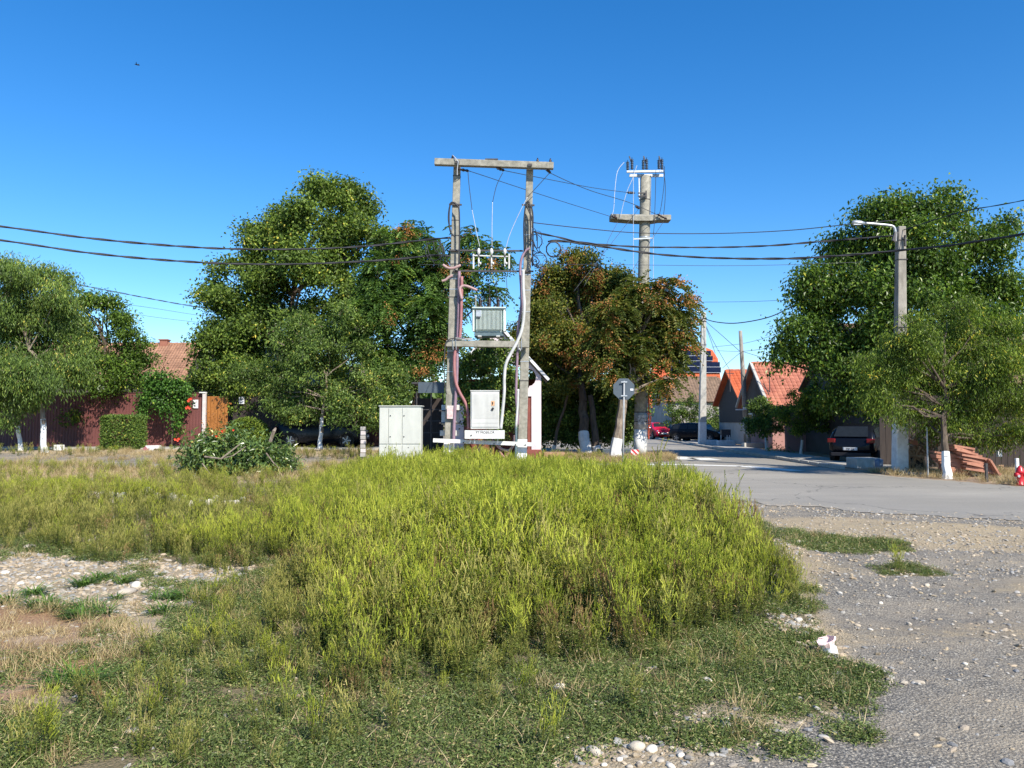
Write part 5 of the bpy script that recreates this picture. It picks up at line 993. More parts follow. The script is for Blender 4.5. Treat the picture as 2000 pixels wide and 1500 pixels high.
cable('very thin telephone wire crossing behind both poles', [(820, 517, 30), (1000, 516, 30), (1200, 517, 30), (1400, 519, 30), (1540, 517, 30), (1680, 512, 30)], .009, 'wire', False)
for i, (pts, lab) in enumerate((([(893, 330, 24.6), (916, 334, 24.9), (1010, 365, 27.9), (1100, 394, 31), (1196, 424, 34.7)], 'lowest high voltage wire from the top beam to the round pole'), ([(970, 328, 24.6), (985, 333, 24.9), (1080, 352, 28.5), (1160, 367, 32), (1226, 376, 34.6)], 'middle high voltage wire from the top beam to the round pole'), ([(1068, 330, 24.6), (1075, 338, 24.9), (1150, 371, 28.5), (1230, 396, 31.8), (1285, 420, 34.5)], 'right high voltage wire from the top beam to the round pole'))):
    cable(lab, pts, .012, 'wire', False)
    a = pts[0]; b = pts[1]; w0 = P(*a); w1 = P(*b); MB().tube([w0.lerp(w1, k/6) for k in range(7)], [.02, .05, .03, .055, .03, .05, .02], 8).build('strain_insulator', M['insul'], st_, smooth=True)
for pts, lab in (([(914, 335), (916, 360), (922, 410), (930, 450), (937, 482)], 'left thin drop wire from beam to fuse'), ([(982, 337), (970, 362), (962, 395), (961, 440), (961, 483)], 'middle thin drop wire from beam to fuse'), ([(1073, 338), (1055, 358), (1030, 385), (1010, 425), (995, 460), (988, 485)], 'right thin drop wire from beam to fuse')):
    pt = [(p[0], p[1], D0-.45+.2*k/len(pts)) for k, p in enumerate(pts)]; cable(lab, pt[:3], .011, 'wire', False, name='drop_wire'); cable(lab+', bare lower part', pt[2:], .011, 'wirew', False, name='drop_wire')
for pts, lab in (([(942, 537), (950, 545), (968, 546), (970, 560), (970, 575)], 'squared bent wire above the transformer'), ([(988, 537), (990, 560), (989, 575), (982, 590)], 'thin wire dropping to the right transformer bushing'), ([(918, 575), (925, 580), (930, 588)], 'short arched wire left of the transformer bushings'), ([(955, 548), (956, 565), (957, 580)], 'thin wire dropping to the middle transformer bushing')):
    cable(lab, [(p[0], p[1], D0-.1) for p in pts], .009, 'wire', False, name='drop_wire')
cable('guy wire slanting left down from the round pole top', [(1246, 410, 34.7), (1210, 455, 34), (1175, 500, 33.5), (1120, 570, 33)], .009, 'wire', False)
cable('guy wire slanting left from the concrete crossarm', [(1207, 433, 34.7), (1190, 465, 34.4), (1176, 497, 34), (1140, 560, 33.6)], .009, 'wire', False)
cable('guy wire slanting from the crossarm right end across the pole', [(1296, 433, 34.5), (1262, 485, 34.3), (1228, 540, 34), (1200, 585, 33.8)], .009, 'wire', False)
cable('black cable sagging from the slender lamp pole to the walnut', [(1374, 622, 50.8), (1400, 629, 48), (1440, 631, 45), (1500, 620, 41), (1550, 597, 37), (1620, 560, 33)], .03, twist=False)
cable('black cable running left from the slender lamp pole into leaves', [(1373, 622, 50.8), (1360, 632, 49.5), (1340, 652, 47)], .03, twist=False)
cable('thin wire above the sagging cable near the walnut', [(1374, 590, 50), (1460, 589, 48), (1560, 585, 45)], .012, 'wire', False)
cable('thin wire from lamp pole down to the leaning pole', [(1375, 625, 50.8), (1410, 655, 49.5), (1447, 688, 47.5)], .016, 'wire', False)
cable('thin wire from lamp pole to the orange roof', [(1375, 628, 50.8), (1395, 670, 54), (1425, 722, 58)], .016, 'wire', False)
cable('second thin wire from lamp pole to the far roof', [(1374, 628, 50.8), (1385, 655, 54), (1397, 690, 58)], .016, 'wire', False)
cable('rising wire from the roofs past the leaning pole', [(1390, 678, 56), (1450, 671, 50), (1500, 658, 46), (1550, 636, 42), (1620, 600, 36)], .012, 'wire', False)
cable('wire from the leaning pole toward the walnut tree', [(1400, 685, 55), (1449, 686, 47.5), (1500, 680, 44), (1560, 668, 40)], .012, 'wire', False)
cable('insulated wire from leaning pole down to the pink tiled roof', [(1449, 686, 47.5), (1475, 694, 46.5), (1500, 702, 46), (1540, 712, 45)], .014, 'wire', False)
cable('short wire from leaning pole down left to the orange house', [(1447, 688, 47.5), (1430, 702, 52), (1411, 719, 55)], .014, 'wire', False)
cable('paired wires in the distant sky at left', [(-200, 460, 40), (20, 516, 42), (120, 548, 43), (240, 573, 44), (376, 598, 45), (500, 615, 46)], .02, 'wire', True, amp=2.2)
cable('faint wire under the paired wires at left', [(200, 588, 44), (300, 602, 45), (390, 616, 46), (480, 626, 47)], .010, 'wire', False)
cable('lowest faint wire above the tiled roof at left', [(210, 605, 44), (300, 619, 45), (390, 630, 46), (480, 640, 47)], .010, 'wire', False)

# ------------------------------------------------------------------ FENCE, GATE on the left
YF = 38.2
fe = thing('sheet_fence', 'long maroon ribbed sheet fence behind the left trees', 'fence', ((80-1000)/F*YF, YF, .35))
def fx(px): return (px-1000)/F*YF
zt = P(0, 768, YF).z; zb = .3
bm = MB().slab([(-.074, 0, 0), (.060, 0, 0), (.060, -.018, 0), (.074, -.018, 0), (.074, .004, 0), (-.074, .004, 0)], (0, 0, zt-zb)).build('board', M['maroon'], fe, local=True); bme = bm.data; bpy.data.objects.remove(bm)
def boards(par, x0, x1, mat_me, y=YF, z=zb):
    n = int((x1-x0)/.15)
    for k in range(n):
        o = bpy.data.objects.new('board', mat_me); COL.objects.link(o); o.parent = par; o.location = Vector((x0+.075+k*.15, y+random.uniform(-.003, .003), z+random.uniform(-.006, .006)))-ORG[par.name]
boards(fe, fx(-150), fx(398), bme)
for k in range(9): MB().box((fx(-150)+k*2.0*.86, YF+.05, (zt+zb)/2), (.07, .07, zt-zb)).build('post', M['maroond'], fe)
for zz in (zb+.35, zt-.3): MB().box(((fx(-150)+fx(398))/2, YF+.04, zz), (fx(398)-fx(-150), .03, .06)).build('rail', M['maroond'], fe)
MB().box(((fx(-150)+fx(398))/2, YF, zt+.02), (fx(398)-fx(-150), .06, .035)).build('cap', M['maroond'], fe)
fe2 = thing('sheet_fence', 'maroon sheet fence behind the parked black car', 'fence', (fx(640), YF+.4, .35))
ORG[fe2.name] = Vector(fe2.location); boards(fe2, fx(560), fx(745), bme, YF+.4)
for k in range(4): MB().box((fx(560)+k*1.5, YF+.46, (zt+zb)/2), (.07, .07, zt-zb)).build('post', M['maroond'], fe2)
gt = thing('wooden_gate', 'varnished orange wooden gate beside the maroon fence', 'gate', (fx(425), YF, .35))
zg = P(0, 774, YF).z
gb = MB().box((0, 0, (zg-zb)/2), (.155, .03, zg-zb)).build('board', M['orangewood'], gt, bevel=.006, local=True); gme = gb.data; bpy.data.objects.remove(gb)
n = int((fx(452)-fx(405))/.17)
for k in range(n):
    o = bpy.data.objects.new('board', gme); COL.objects.link(o); o.parent = gt; o.location = Vector((fx(405)+.085+k*.17, YF+.01*(k % 2), zb))-ORG[gt.name]
for zz in (zb+.4, zg-.35): MB().box(((fx(405)+fx(452))/2, YF+.035, zz), (fx(452)-fx(405), .03, .1)).build('rail', M['orangewood'], gt)
gp = thing('gate_post', 'pale pinkish square post between fence and orange gate', 'post', (fx(401), YF-.1, .35))
MB().box((fx(401), YF-.1, (P(0, 766, YF).z+.3)/2), (.16, .16, P(0, 766, YF).z-.3)).build('post_body', M['pale'], gp, bevel=.01); MB().box((fx(398), YF-.1, P(0, 767, YF).z), (.32, .22, .06)).build('cap', M['white'], gp, bevel=.01)
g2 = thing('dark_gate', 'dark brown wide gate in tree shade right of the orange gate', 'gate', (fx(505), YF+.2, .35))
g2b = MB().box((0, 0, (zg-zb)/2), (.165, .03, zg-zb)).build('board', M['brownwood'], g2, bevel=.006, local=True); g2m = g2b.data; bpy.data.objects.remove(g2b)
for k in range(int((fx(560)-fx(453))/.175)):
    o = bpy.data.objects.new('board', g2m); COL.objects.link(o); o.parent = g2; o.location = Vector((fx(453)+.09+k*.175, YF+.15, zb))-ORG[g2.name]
for px, py, w2, h2, lab in ((382, 789, .26, .42, 'white notice board with dark mark on the maroon fence'), (472, 782, .26, .34, 'pale notice on the dark gate in shade')):
    c = P(px, py, YF-.06); t = thing('notice_sign', lab, 'sign', c); MB().box(c, (w2, .012, h2)).build('panel', M['plate'], t); MB().box(c+Vector((-.03, -.009, .04)), (.05, .004, .09)).build('printed_mark', M['ink'], t); MB().box(c+Vector((-.03, -.009, -.10)), (.07, .004, .05)).build('printed_mark', M['ink'], t); MB().box(c+Vector((.04, -.009, .1)), (.05, .004, .04)).build('printed_mark', M['pipe_p'], t)

# ------------------------------------------------------------------ HOUSES
def tiles(parent, o, u, v, nu, nv, mat, th=.03, lift=.03, seed=0, name='roof_tiles'):
    """rows of overlapping tiles on the plane o + u*s + v*t (v runs down the slope)"""
    rr = random.Random(seed); u, v = Vector(u), Vector(v); n = u.cross(v).normalized()
    if n.z < 0: n = -n
    mb = MB(); du, dv = u/nu, v/nv
    for j in range(nv):
        off = .5*(j % 2)
        for i in range(nu):
            a = Vector(o)+du*(i+off*.0+rr.uniform(-.03, .03))+dv*j; w_ = du*.93; l = dv*1.12; h0 = n*.01; h1 = n*(lift+rr.uniform(-.006, .010))
            mid_ = du*.46; crown = n*.028
            vs = [a+h0, a+mid_+h0+crown, a+w_+h0, a+l+h1, a+l+mid_+h1+crown, a+l+w_+h1, a+l, a+l+w_]
            mb.add(vs, [(0, 1, 4, 3), (1, 2, 5, 4), (3, 4, 5, 7, 6)])
    return mb.build(name, mat, parent, kind='stuff')
def gable_house(name, label, cat, x0, x1, y0, y1, zb, ze, zr, wall, tile, ridge='x', over=.25, tw=.24, tl=.32, chim=None, verge=None, wins=(), eave=None, seed=0):
    """ridge 'x': ridge runs in X, slopes face +-Y"""
    t = thing(name, label, cat, ((x0+x1)/2, (y0+y1)/2, zb)); ym = (y0+y1)/2
    mb = MB(); g = [(x0, y0, zb), (x0, y1, zb), (x0, y1, ze), (x0, ym, zr-.06), (x0, y0, ze)]
    mb.slab(g, (x1-x0, 0, 0)); mb.build('wall', M[wall], t)
    for s, yy in ((-1, y0), (1, y1)):
        e = Vector((x0-over, yy+s*over, ze-over*(zr-ze)/abs(ym-yy))); r0 = Vector((x0-over, ym, zr)); u = Vector((x1-x0+2*over, 0, 0)); v = e-r0
        nn = u.cross(v).normalized(); nn = nn if nn.z > 0 else -nn
        rf = MB().slab([r0-nn*.08, r0+u-nn*.08, r0+u+v-nn*.08, r0+v-nn*.08], nn*.07).build('roof', M[tile], t)
        if s < 0 or True: tiles(rf, r0, u, v, max(2, int(u.length/tw)), max(2, int(v.length/tl)), M[tile], seed=seed) if s < 0 else None
        if verge:
            bar(r0+Vector((-.03, 0, .02)), r0+v+Vector((-.03, 0, .02)), .16, .12, M[verge], 'verge', rf)
    nr = int((x1-x0+2*over)/.45)
    rg = MB()
    for k in range(nr): a = x0-over+k*.45; rg.tube([(a, ym, zr+.0), (a+.48, ym, zr+.015)], [.10, .115], 7)
    rg.build('ridge_tiles', M[tile if not verge else 'tile_pk'], t, kind='stuff')
    if eave: MB().box(((x0+x1)/2, y0-over-.05, ze-over*.6-.1), (x1-x0+2*over, .14, .14)).build('eave', M[eave], t)
    if chim:
        cx, cy, ch = chim; c = MB().box((cx, cy, zr-.1+ch/2), (.55, .5, ch+.5)).build('chimney', M['brick'], t, bevel=.02); MB().box((cx, cy, zr+ch+.17), (.66, .6, .08)).build('chimney_cap', M['brick'], c)
    for wx, wz, ww, wh in wins:
        w_ = MB().box((wx, y0-.02, wz), (ww+.16, .06, wh+.16)).build('window', M['trim'], t); MB().box((wx, y0-.045, wz), (ww, .03, wh)).build('pane', M['glass'], w_); MB().box((wx, y0-.065, wz), (.05, .02, wh)).build('mullion', M['trim'], w_)
    return t
# left tiled house behind the fence
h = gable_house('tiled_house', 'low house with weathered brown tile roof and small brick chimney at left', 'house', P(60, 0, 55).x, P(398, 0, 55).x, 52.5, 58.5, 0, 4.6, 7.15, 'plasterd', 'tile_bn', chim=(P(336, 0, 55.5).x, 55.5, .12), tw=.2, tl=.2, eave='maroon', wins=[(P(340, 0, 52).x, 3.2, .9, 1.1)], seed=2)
# dark barn with its gable toward us
bn = thing('barn', 'dark timber barn gable half hidden by the walnut tree', 'barn', (P(480, 0, 47).x, 50, 0))
xa_, xm_, xb_ = P(392, 0, 47).x, P(500, 0, 47).x, P(740, 0, 47).x; zl = P(0, 745, 47).z; za = P(0, 560, 47).z
xm_ = P(470, 0, 47).x; za = P(0, 600, 47).z; xr_ = P(560, 0, 47).x
MB().slab([(xa_, 47, 0), (xr_, 47, 0), (xr_, 47, zl), (xm_, 47, za-.2), (xa_, 47, zl)], (0, 8, 0)).build('wall', M['brownwood'], bn)
for s in ((xa_-.3, zl-.55), (xr_+.3, zl-.55)): MB().slab([(xm_, 46.6, za), (s[0], 46.6, s[1]), (s[0], 46.6, s[1]-.14), (xm_, 46.6, za-.2)], (0, 8.6, 0)).build('roof', M['tile_gy'], bn)
for k in range(5): MB().box((P(430+k*7, 0, 46.9).x, 46.9, P(0, 705, 47).z), (.16, .03, 1.3), Matrix.Rotation(.35, 3, 'Y')).build('pale_board', M['trim'], bn)
MB().box(((xr_+xb_)/2, 47, 1.9), (xb_-xr_, .3, 3.8)).build('side_wall', M['brownwood'], bn)  # dark wall added so the space under the crown reads dark
MB().slab([(xr_-.2, 46.7, 3.7), (xb_+.3, 46.7, 3.7), (xb_+.3, 50, 5.0), (xr_-.2, 50, 5.0)], (0, 0, .12)).build('lean_to_roof', M['tile_gy'], bn)
# roadside shrine: gabled pink portal with scalloped opening
SY = 29.0
sh = thing('roadside_shrine', 'pink and brown gabled plaster building right behind the poles', 'shrine', (P(975, 0, SY).x, SY+1, 0))
def sx(px): return (px-1000)/F*SY
def sz(py): return P(0, py, SY).z
cxs = sx(972); half = sx(1057)-cxs; ze_ = sz(735); zp = sz(640)
zr_ = zp
# front wall as two legs and a gable with a round notch
def leg(s):
    X0 = cxs+s*half; X1 = cxs+s*(sx(1030)-cxs); Xi = cxs+s*(sx(1036)-cxs)
    pts = [(X0, .55), (X0, ze_), (cxs, zr_), (cxs, sz(700))]
    r0 = sx(1046)-cxs
    for k in range(9):   # scalloped edge
        a = math.pi*.62-k/8*math.pi*1.1; cx_, cz_ = cxs+s*(sx(1033)-cxs), sz(737); pts.append((cx_+s*.27*math.cos(a)*1.0, cz_+.33*math.sin(a)))
    pts += [(cxs+s*(sx(1031)-cxs), sz(760)), (cxs+s*(sx(1031)-cxs), sz(774)), (cxs+s*(sx(1038)-cxs), sz(774)), (cxs+s*(sx(1038)-cxs), .55)]
    if s < 0: pts = pts[::-1]
    return MB().slab([(p[0], SY, p[1]) for p in pts], (0, .28, 0)).build('front_wall', M['pink'], sh)
leg(1); leg(-1)
for s in (1, -1):
    MB().box((cxs+s*(sx(1034.5)-cxs), SY+.15, (sz(777)+.55)/2), (.16, .2, sz(777)-.55)).build('brown_panel', M['brownp'], sh)
    MB().box((cxs+s*(half-.30), SY-.02, .27), (.62, .40, .56)).build('plinth', M['brownp'], sh, bevel=.01)
    bar((cxs, SY-.12, zr_+.14), (cxs+s*(half+.28), SY-.12, ze_-.14), .10, .10, M['roofsheet'], 'barge_board', sh)
    bar((cxs, SY+1.0, zr_+.18), (cxs+s*(half+.30), SY+1.0, ze_-.12), 2.3, .05, M['signback'], 'roof', sh)
    MB().box((cxs+s*(half-.06), SY+1.2, (ze_)/2), (.12, 1.9, ze_)).build('side_wall', M['brownp'], sh)
MB().box((cxs, SY+2.1, (ze_)/2), (half*2-.2, .12, ze_)).build('back_wall', M['brownp'], sh)
for a_ in (0, 1): MB().box((sx(1042.5)+a_*.06, SY-.03, sz(709)+.02*a_), (.05, .03, .05)).build('ornament', M['ink'], sh)
# shaded kiosk / shelter left of the left pole
kk = thing('metal_shelter', 'dark metal shelter with grey fascia behind the left pole', 'shelter', (P(850, 0, 30).x, 30.8, .1))
bar(P(817, 757, 30), P(868, 757, 30), .06, .42, M['signback'], 'fascia', kk)
MB().box((P(842, 0, 31).x, 31.0, P(0, 748, 30).z), (1.15, 2.0, .06)).build('roof', M['dsteel'], kk)
for px in (818, 846, 868): MB().tube([(P(px, 0, 30).x, 30.05, 0), (P(px, 0, 30).x, 30.05, P(0, 765, 30).z)], .03, 6).build('post', M['dsteel'], kk)
MB().box((P(842, 0, 32).x, 31.9, 1.3), (1.15, .06, 2.5)).build('back_panel', M['brownwood'], kk)
for py in (800, 822, 845): bar(P(820, py, 30.05), P(866, py, 30.05), .03, .03, M['dsteel'], 'crossbar', kk)
# right-hand houses
def houseR(name, label, xg, y0, y1, x1, ze, zr, wall, tile, verge, tw, tl, seed, over=.3):
    return gable_house(name, label, 'house', xg, x1, y0, y1, 0, ze, zr, wall, tile, over=over, tw=tw, tl=tl, verge=verge, seed=seed)
h3 = houseR('tiled_house', 'low house with faded pink tile roof and shaded grey gable', 15.0, 44.6, 50.2, 23, 2.75, 5.15, 'pinkw', 'tile_pk', 'concrete_lt', .27, .30, 5)
MB().slab([(14.985, 44.7, 1.9), (14.985, 50.1, 1.9), (14.985, 50.1, 2.7), (14.985, 47.4, 4.95), (14.985, 44.7, 2.7)], (-.02, 0, 0)).build('gable_shade_sheet', M['plasterd'], h3)  # dark sheet over the pink wall, the gable's shade put into its colour
for yy in (45.8, 48.6):
    w_ = MB().box((14.97, yy, 1.5), (.05, 1.0, 1.2)).build('window', M['trim'], h3); MB().box((14.94, yy, 1.5), (.03, .85, 1.05)).build('pane', M['glass'], w_)
MB().tube([P(1504, 775, 45.2), P(1502, 718, 45.2)], .03, 5).build('antenna_mast', M['dsteel'], h3); MB().tube([P(1502, 770, 45), P(1494, 755, 45), P(1490, 748, 45)], .03, 5).build('antenna_stay', M['dsteel'], h3)
h2 = houseR('tiled_house', 'house with bright orange new tile roof and gable darkened for shade', 16.0, 53.2, 59.8, 26, 3.0, 5.3, 'plaster', 'tile_or', 'tile_or', .30, .36, 6)
MB().slab([(15.985, 53.4, 1.5), (15.985, 59.6, 1.5), (15.985, 59.6, 2.95), (15.985, 56.5, 5.1), (15.985, 53.4, 2.95)], (-.02, 0, 0)).build('gable_shade_sheet', M['brownwood'], h2)  # dark sheet paints the shaded side of the gable
MB().tube([P(1426, 765, 53), P(1425.5, 722, 53)], .03, 5).build('antenna_mast', M['dsteel'], h2); bar(P(1418, 729, 53), P(1434, 730, 53), .03, .04, M['dsteel'], 'antenna_boom', h2)
# big mansard house with solar panels
h1 = thing('mansard_house', 'tall house with orange mansard roof covered in solar panels', 'house', (P(1345, 0, 78).x, 82, 0))
def hp(px, py, d): return P(px, py, d)
MB().box((P(1350, 0, 80).x, 83, 2.9), (P(1405, 0, 78).x-P(1280, 0, 78).x, 7, 5.8)).build('wall', M['plaster'], h1)
top = [(1300, 676), (1372, 676), (1392, 684), (1402, 700), (1408, 742), (1270, 742)]
pf = [hp(px, py, 78+(742-py)/66*3.2) for px, py in top]
rf1 = MB().slab(pf[::-1], (0, 3.5, -.4)).build('roof', M['tile_or'], h1)
def on_slope(px, py, lift=.06): p = hp(px, py, 78+(742-py)/66*3.2); return p+Vector((0, -lift, lift*.6))
for j in range(9):      # tile courses, front slope
    mbt = MB(); y_ = 678+j*7.2
    for i in range(46):
        x_ = 1272+i*3; x1_ = x_+2.7
        lim = 1408-max(0, (742-y_))*.13-(max(0, 694-y_)*1.3)
        if x1_ > lim or y_+7 > 743: continue
        a, b, c, d_ = on_slope(x_, y_, .02), on_slope(x1_, y_, .02), on_slope(x1_, y_+7.6, .07), on_slope(x_, y_+7.6, .07); mbt.add([a, b, c, d_, on_slope(x_, y_+7.6, -.02), on_slope(x1_, y_+7.6, -.02)], [(0, 1, 2, 3), (3, 2, 5, 4)])
    if mbt.f: mbt.build('tile_course', M['tile_or'], rf1, kind='stuff')
for (xa1, xb1, ya, yb) in [(1318, 1352, 688, 697), (1353, 1387.5, 688, 697), (1318, 1352, 698, 707), (1353, 1391, 698, 707), (1310, 1340, 708.5, 718), (1341, 1372, 708.5, 718), (1373, 1405, 710, 719), (1310, 1340, 719.5, 729), (1341, 1373, 719.5, 729), (1374, 1407, 720, 730)]:
    q = [on_slope(xa1, ya, .22), on_slope(xb1, ya, .22), on_slope(xb1, yb, .22), on_slope(xa1, yb, .22)]; s_ = MB().slab(q[::-1], (0, .05, -.04)).build('solar_panel', M['solar'], rf1)
    bar(q[3]+Vector((0, -.02, -.03)), q[2]+Vector((0, -.02, -.03)), .05, .04, M['alu'], 'frame', s_)
l1 = gable_house('old_shed', 'low outbuilding with mossy old brown tile roof below the solar panels', 'outbuilding', P(1302, 0, 70).x, P(1402, 0, 70).x, 69, 75, 0, 3.5, 5.65, 'plaster', 'tile_gy', tw=.26, tl=.26, seed=9)
h0 = gable_house('tiled_house', 'small distant red roofed house at the end of the street', 'house', P(1262, 0, 96).x, P(1318, 0, 96).x, 94, 101, 0, 3.4, 6.0, 'plaster', 'tile_or', tw=.4, tl=.45, seed=10)
# dark plank fence and pink garden wall on the right
wl = thing('garden_wall', 'low pink plastered wall behind the small white trunk tree', 'wall', (P(1560, 0, 41).x, 41, 0))
MB().box((P(1556, 0, 41).x, 41, 1.1), (P(1592, 0, 41).x-P(1520, 0, 41).x, .25, 2.2)).build('wall_body', M['pinkw'], wl); MB().box((P(1579, 0, 40.8).x, 40.8, 1.15), (.28, .28, 2.3)).build('pier', pm('orange_pink_pier', (.55, .26, .17), (.45, .2, .14), 3, .9), wl, bevel=.01)
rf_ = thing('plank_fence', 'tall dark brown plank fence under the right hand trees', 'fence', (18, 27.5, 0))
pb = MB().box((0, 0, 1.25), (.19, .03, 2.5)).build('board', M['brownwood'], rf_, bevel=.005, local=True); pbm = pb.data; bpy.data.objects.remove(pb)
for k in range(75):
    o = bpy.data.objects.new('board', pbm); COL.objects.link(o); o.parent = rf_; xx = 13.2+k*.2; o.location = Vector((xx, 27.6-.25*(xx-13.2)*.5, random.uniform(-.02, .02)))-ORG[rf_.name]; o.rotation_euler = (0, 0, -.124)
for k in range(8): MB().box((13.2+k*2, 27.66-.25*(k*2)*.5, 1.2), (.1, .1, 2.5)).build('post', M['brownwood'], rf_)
hb = gable_house('brown_house', 'house with shadow dark walls hidden behind the right trees', 'house', 15.5, 30, 33, 41, 0, 3.4, 6.2, 'plasterd', 'tile_gy', tw=.5, tl=.5, seed=12)  # dark wall colour stands for the shadow behind the parked car

# ------------------------------------------------------------------ CARS
def car(label, loc, rz, L, W, H, paint, plate=None, front=True, kind='hatch'):
    t = thing('parked_car', label, 'car', loc, rz)
    hl = L/2; g = .17                         # x forward
    if kind == 'city': prof = [(-hl, .55, .55, .80), (-hl+.12, .45, .95, .92), (-hl+.45, .40, H-.12, .97), (-hl+.9, g, H, 1), (-.1, g, H, 1), (.45, g, H-.10, 1), (hl-.95, g, .98, 1), (hl-.35, g, .86, .98), (hl-.08, .25, .70, .90), (hl, .32, .52, .80)]
    else: prof = [(-hl, .50, .60, .84), (-hl+.10, .36, .98, .93), (-hl+.40, .30, H-.16, .97), (-hl+.95, g, H-.02, 1), (-hl+1.7, g, H, 1), (.25, g, H-.03, 1), (.70, g, H-.17, 1), (hl-1.25, g, 1.02, 1), (hl-.45, g, .90, .98), (hl-.1, .24, .72, .90), (hl, .32, .52, .80)]
    belt = .92; vs = []; n = len(prof); ring = 9
    for (x, z0, z1, wf) in prof:
        w = W/2*wf; bl = min(belt, z1-.03) if z1 > .7 else z1-.02; cab = max(0, z1-belt)/(H-belt+.001); wr = w*(1-.24*cab)
        half = [(w*.88, z0), (w*.985, z0+.10), (w, (z0+bl)/2), (w*.97, bl)]+[(w*.97+(wr-w*.97)*.9, bl+(z1-bl)*.9 if z1 > bl else z1)]
        top_ = (wr*.82, z1)
        r_ = [(-a, b) for a, b in half]+[(-top_[0], top_[1])]; r_ = r_+[(top_[0], top_[1])]+[(a, b) for a, b in half[::-1]]
        for a, b in r_: vs.append((x, a, b))
    m = len(r_); fs = []
    for i in range(n-1):
        for k in range(m): fs.append((i*m+k, i*m+(k+1) % m, (i+1)*m+(k+1) % m, (i+1)*m+k))
    fs += [tuple(range(m-1, -1, -1)), tuple((n-1)*m+k for k in range(m))]
    bd = MB().add(vs, fs).build('body', M[paint], t, smooth=True, local=True)
    sb = bd.modifiers.new('sub', 'SUBSURF'); sb.levels = 1; sb.render_levels = 1
    def pv(i, k): return Vector(vs[i*m+k])
    # glass: side windows, windscreen, rear window laid just proud of the body
    idx0 = 2 if kind != 'city' else 2; iw = (6 if kind != 'city' else 5)
    for side in (0, 1):
        ka, kb = (3, 4) if side == 0 else (m-4, m-5); off = Vector((0, -.012 if side == 0 else .012, 0))
        cols = [idx0, idx0+1, idx0+2, iw-1, iw]; cols = sorted(set(cols))
        for a, b in zip(cols[:-1], cols[1:]):
            q = [pv(a, ka).lerp(pv(a, kb), .12), pv(b, ka).lerp(pv(b, kb), .12), pv(b, ka).lerp(pv(b, kb), .86), pv(a, ka).lerp(pv(a, kb), .86)]; c = sum(q, Vector())/4; q = [p.lerp(c, .05)+off for p in q]
            MB().slab(q, -off*.8).build('side_window', M['glass'], t, local=True)
    def screen(i, j, nm, s):
        a0, a1 = pv(i, 5), pv(i, 6); b0, b1 = pv(j, 5), pv(j, 6); c = (a0+a1+b0+b1)/4; o_ = Vector((s*.02, 0, .03)); q = [p.lerp(c, .06)+o_ for p in (a0, a1, b1, b0)]; MB().slab(q, (-s*.01, 0, -.015)).build(nm, M['glass'], t, local=True)
    if kind == 'city': screen(5, 6, 'windscreen', 1); screen(1, 2, 'rear_window', -1)
    else: screen(6, 7, 'windscreen', 1); screen(1, 2, 'rear_window', -1)
    R = .31; wx = (-hl+.78, hl-.80)
    for x in wx:
        for s in (-1, 1):
            rot = Matrix.Rotation(math.pi/2, 3, 'X'); y = s*(W/2-.10)
            ac = MB().lathe((x, s*(W/2-.085), R+.02), [(R+.055, -.09), (R+.055, .09)], 18, rot).build('wheel_arch', M['tyre'], t, local=True)
            wh = MB().lathe((x, y, R), [(R-.07, -.11), (R-.02, -.11), (R, -.08), (R, .08), (R-.02, .11), (R-.07, .11)], 20, rot).build('wheel', M['tyre'], t, smooth=True, local=True)
            rm = MB(); rm.lathe((x, y+s*.112, R), [(.21, -.006), (.21, .006)], 16, rot, 0)
            for k in range(5):
                a = k*1.2566; rm.box((x+math.cos(a)*.11, y+s*.125, R+math.sin(a)*.11), (.20, .02, .05), Matrix.Rotation(-a, 3, 'Y'), 1)
            ORG[wh.name] = Vector((0, 0, 0)); rm.build('rim', [M['dsteel'], M['rim']], wh, local=True)
    for s in (-1, 1):
        MB().stone((hl-.24, s*W*.34, .70), .15, sq=.5, seed=3).build('headlight', M['lamp'], t, smooth=True, local=True)
        MB().box((-hl+.075, s*W*.40, .86), (.10, .30, .17)).build('tail_light', M['tail'], t, bevel=.03, local=True)
        MB().box((hl-1.45, s*(W/2+.06), .98), (.12, .18, .12)).build('mirror', M[paint], t, bevel=.03, local=True)
        for dx in (.15, -.75): MB().box((dx, s*(W/2+.004), .80), (.16, .02, .03)).build('door_handle', M['dsteel'], t, local=True)
    MB().box((hl-.03, 0, .42), (.10, W*.62, .14)).build('grille', M['ink'], t, bevel=.02, local=True); MB().box((-hl+.03, 0, .34), (.10, W*.80, .14)).build('rear_bumper_trim', M['ink'], t, bevel=.02, local=True)
    for xx, sgn in ((hl+.028, 1), (-hl-.028, -1)):
        pl_ = MB().box((xx, 0, .50 if sgn > 0 else .56), (.012, .52, .11)).build('number_plate', M['plate'], t, local=True)
        MB().box((xx+sgn*.007, sgn*-.245, .50 if sgn > 0 else .56), (.003, .03, .108)).build('plate_band', M['bluec'], t, local=True)
    if plate:
        text(plate, (-hl-.037, 0, .515), .10, M['ink'], None, (math.pi/2, 0, -math.pi/2), 'plate_lettering').parent = t
    return t
car('dark blue black hatchback parked under the walnut with red tail lights', (P(1672, 0, 31.2).x, 31.2, 0), math.radians(51), 4.3, 1.78, 1.55, 'carblack', 'MM 04 WAZ'[:5])
car('black hatchback parked at the kerb behind the slender lamp pole', (P(1355, 0, 60).x-.05, 60.0, .0), math.radians(-40), 4.35, 1.78, 1.50, 'carblack')
car('small red city car facing us down the street', (P(1287, 0, 68).x, 70.5, 0), math.radians(-82), 3.6, 1.64, 1.50, 'carred', kind='city')
car('black car in shade behind the white painted trunk', (P(638, 0, 36.6).x, 36.9, .40), math.radians(0), 4.2, 1.74, 1.46, 'carblack')

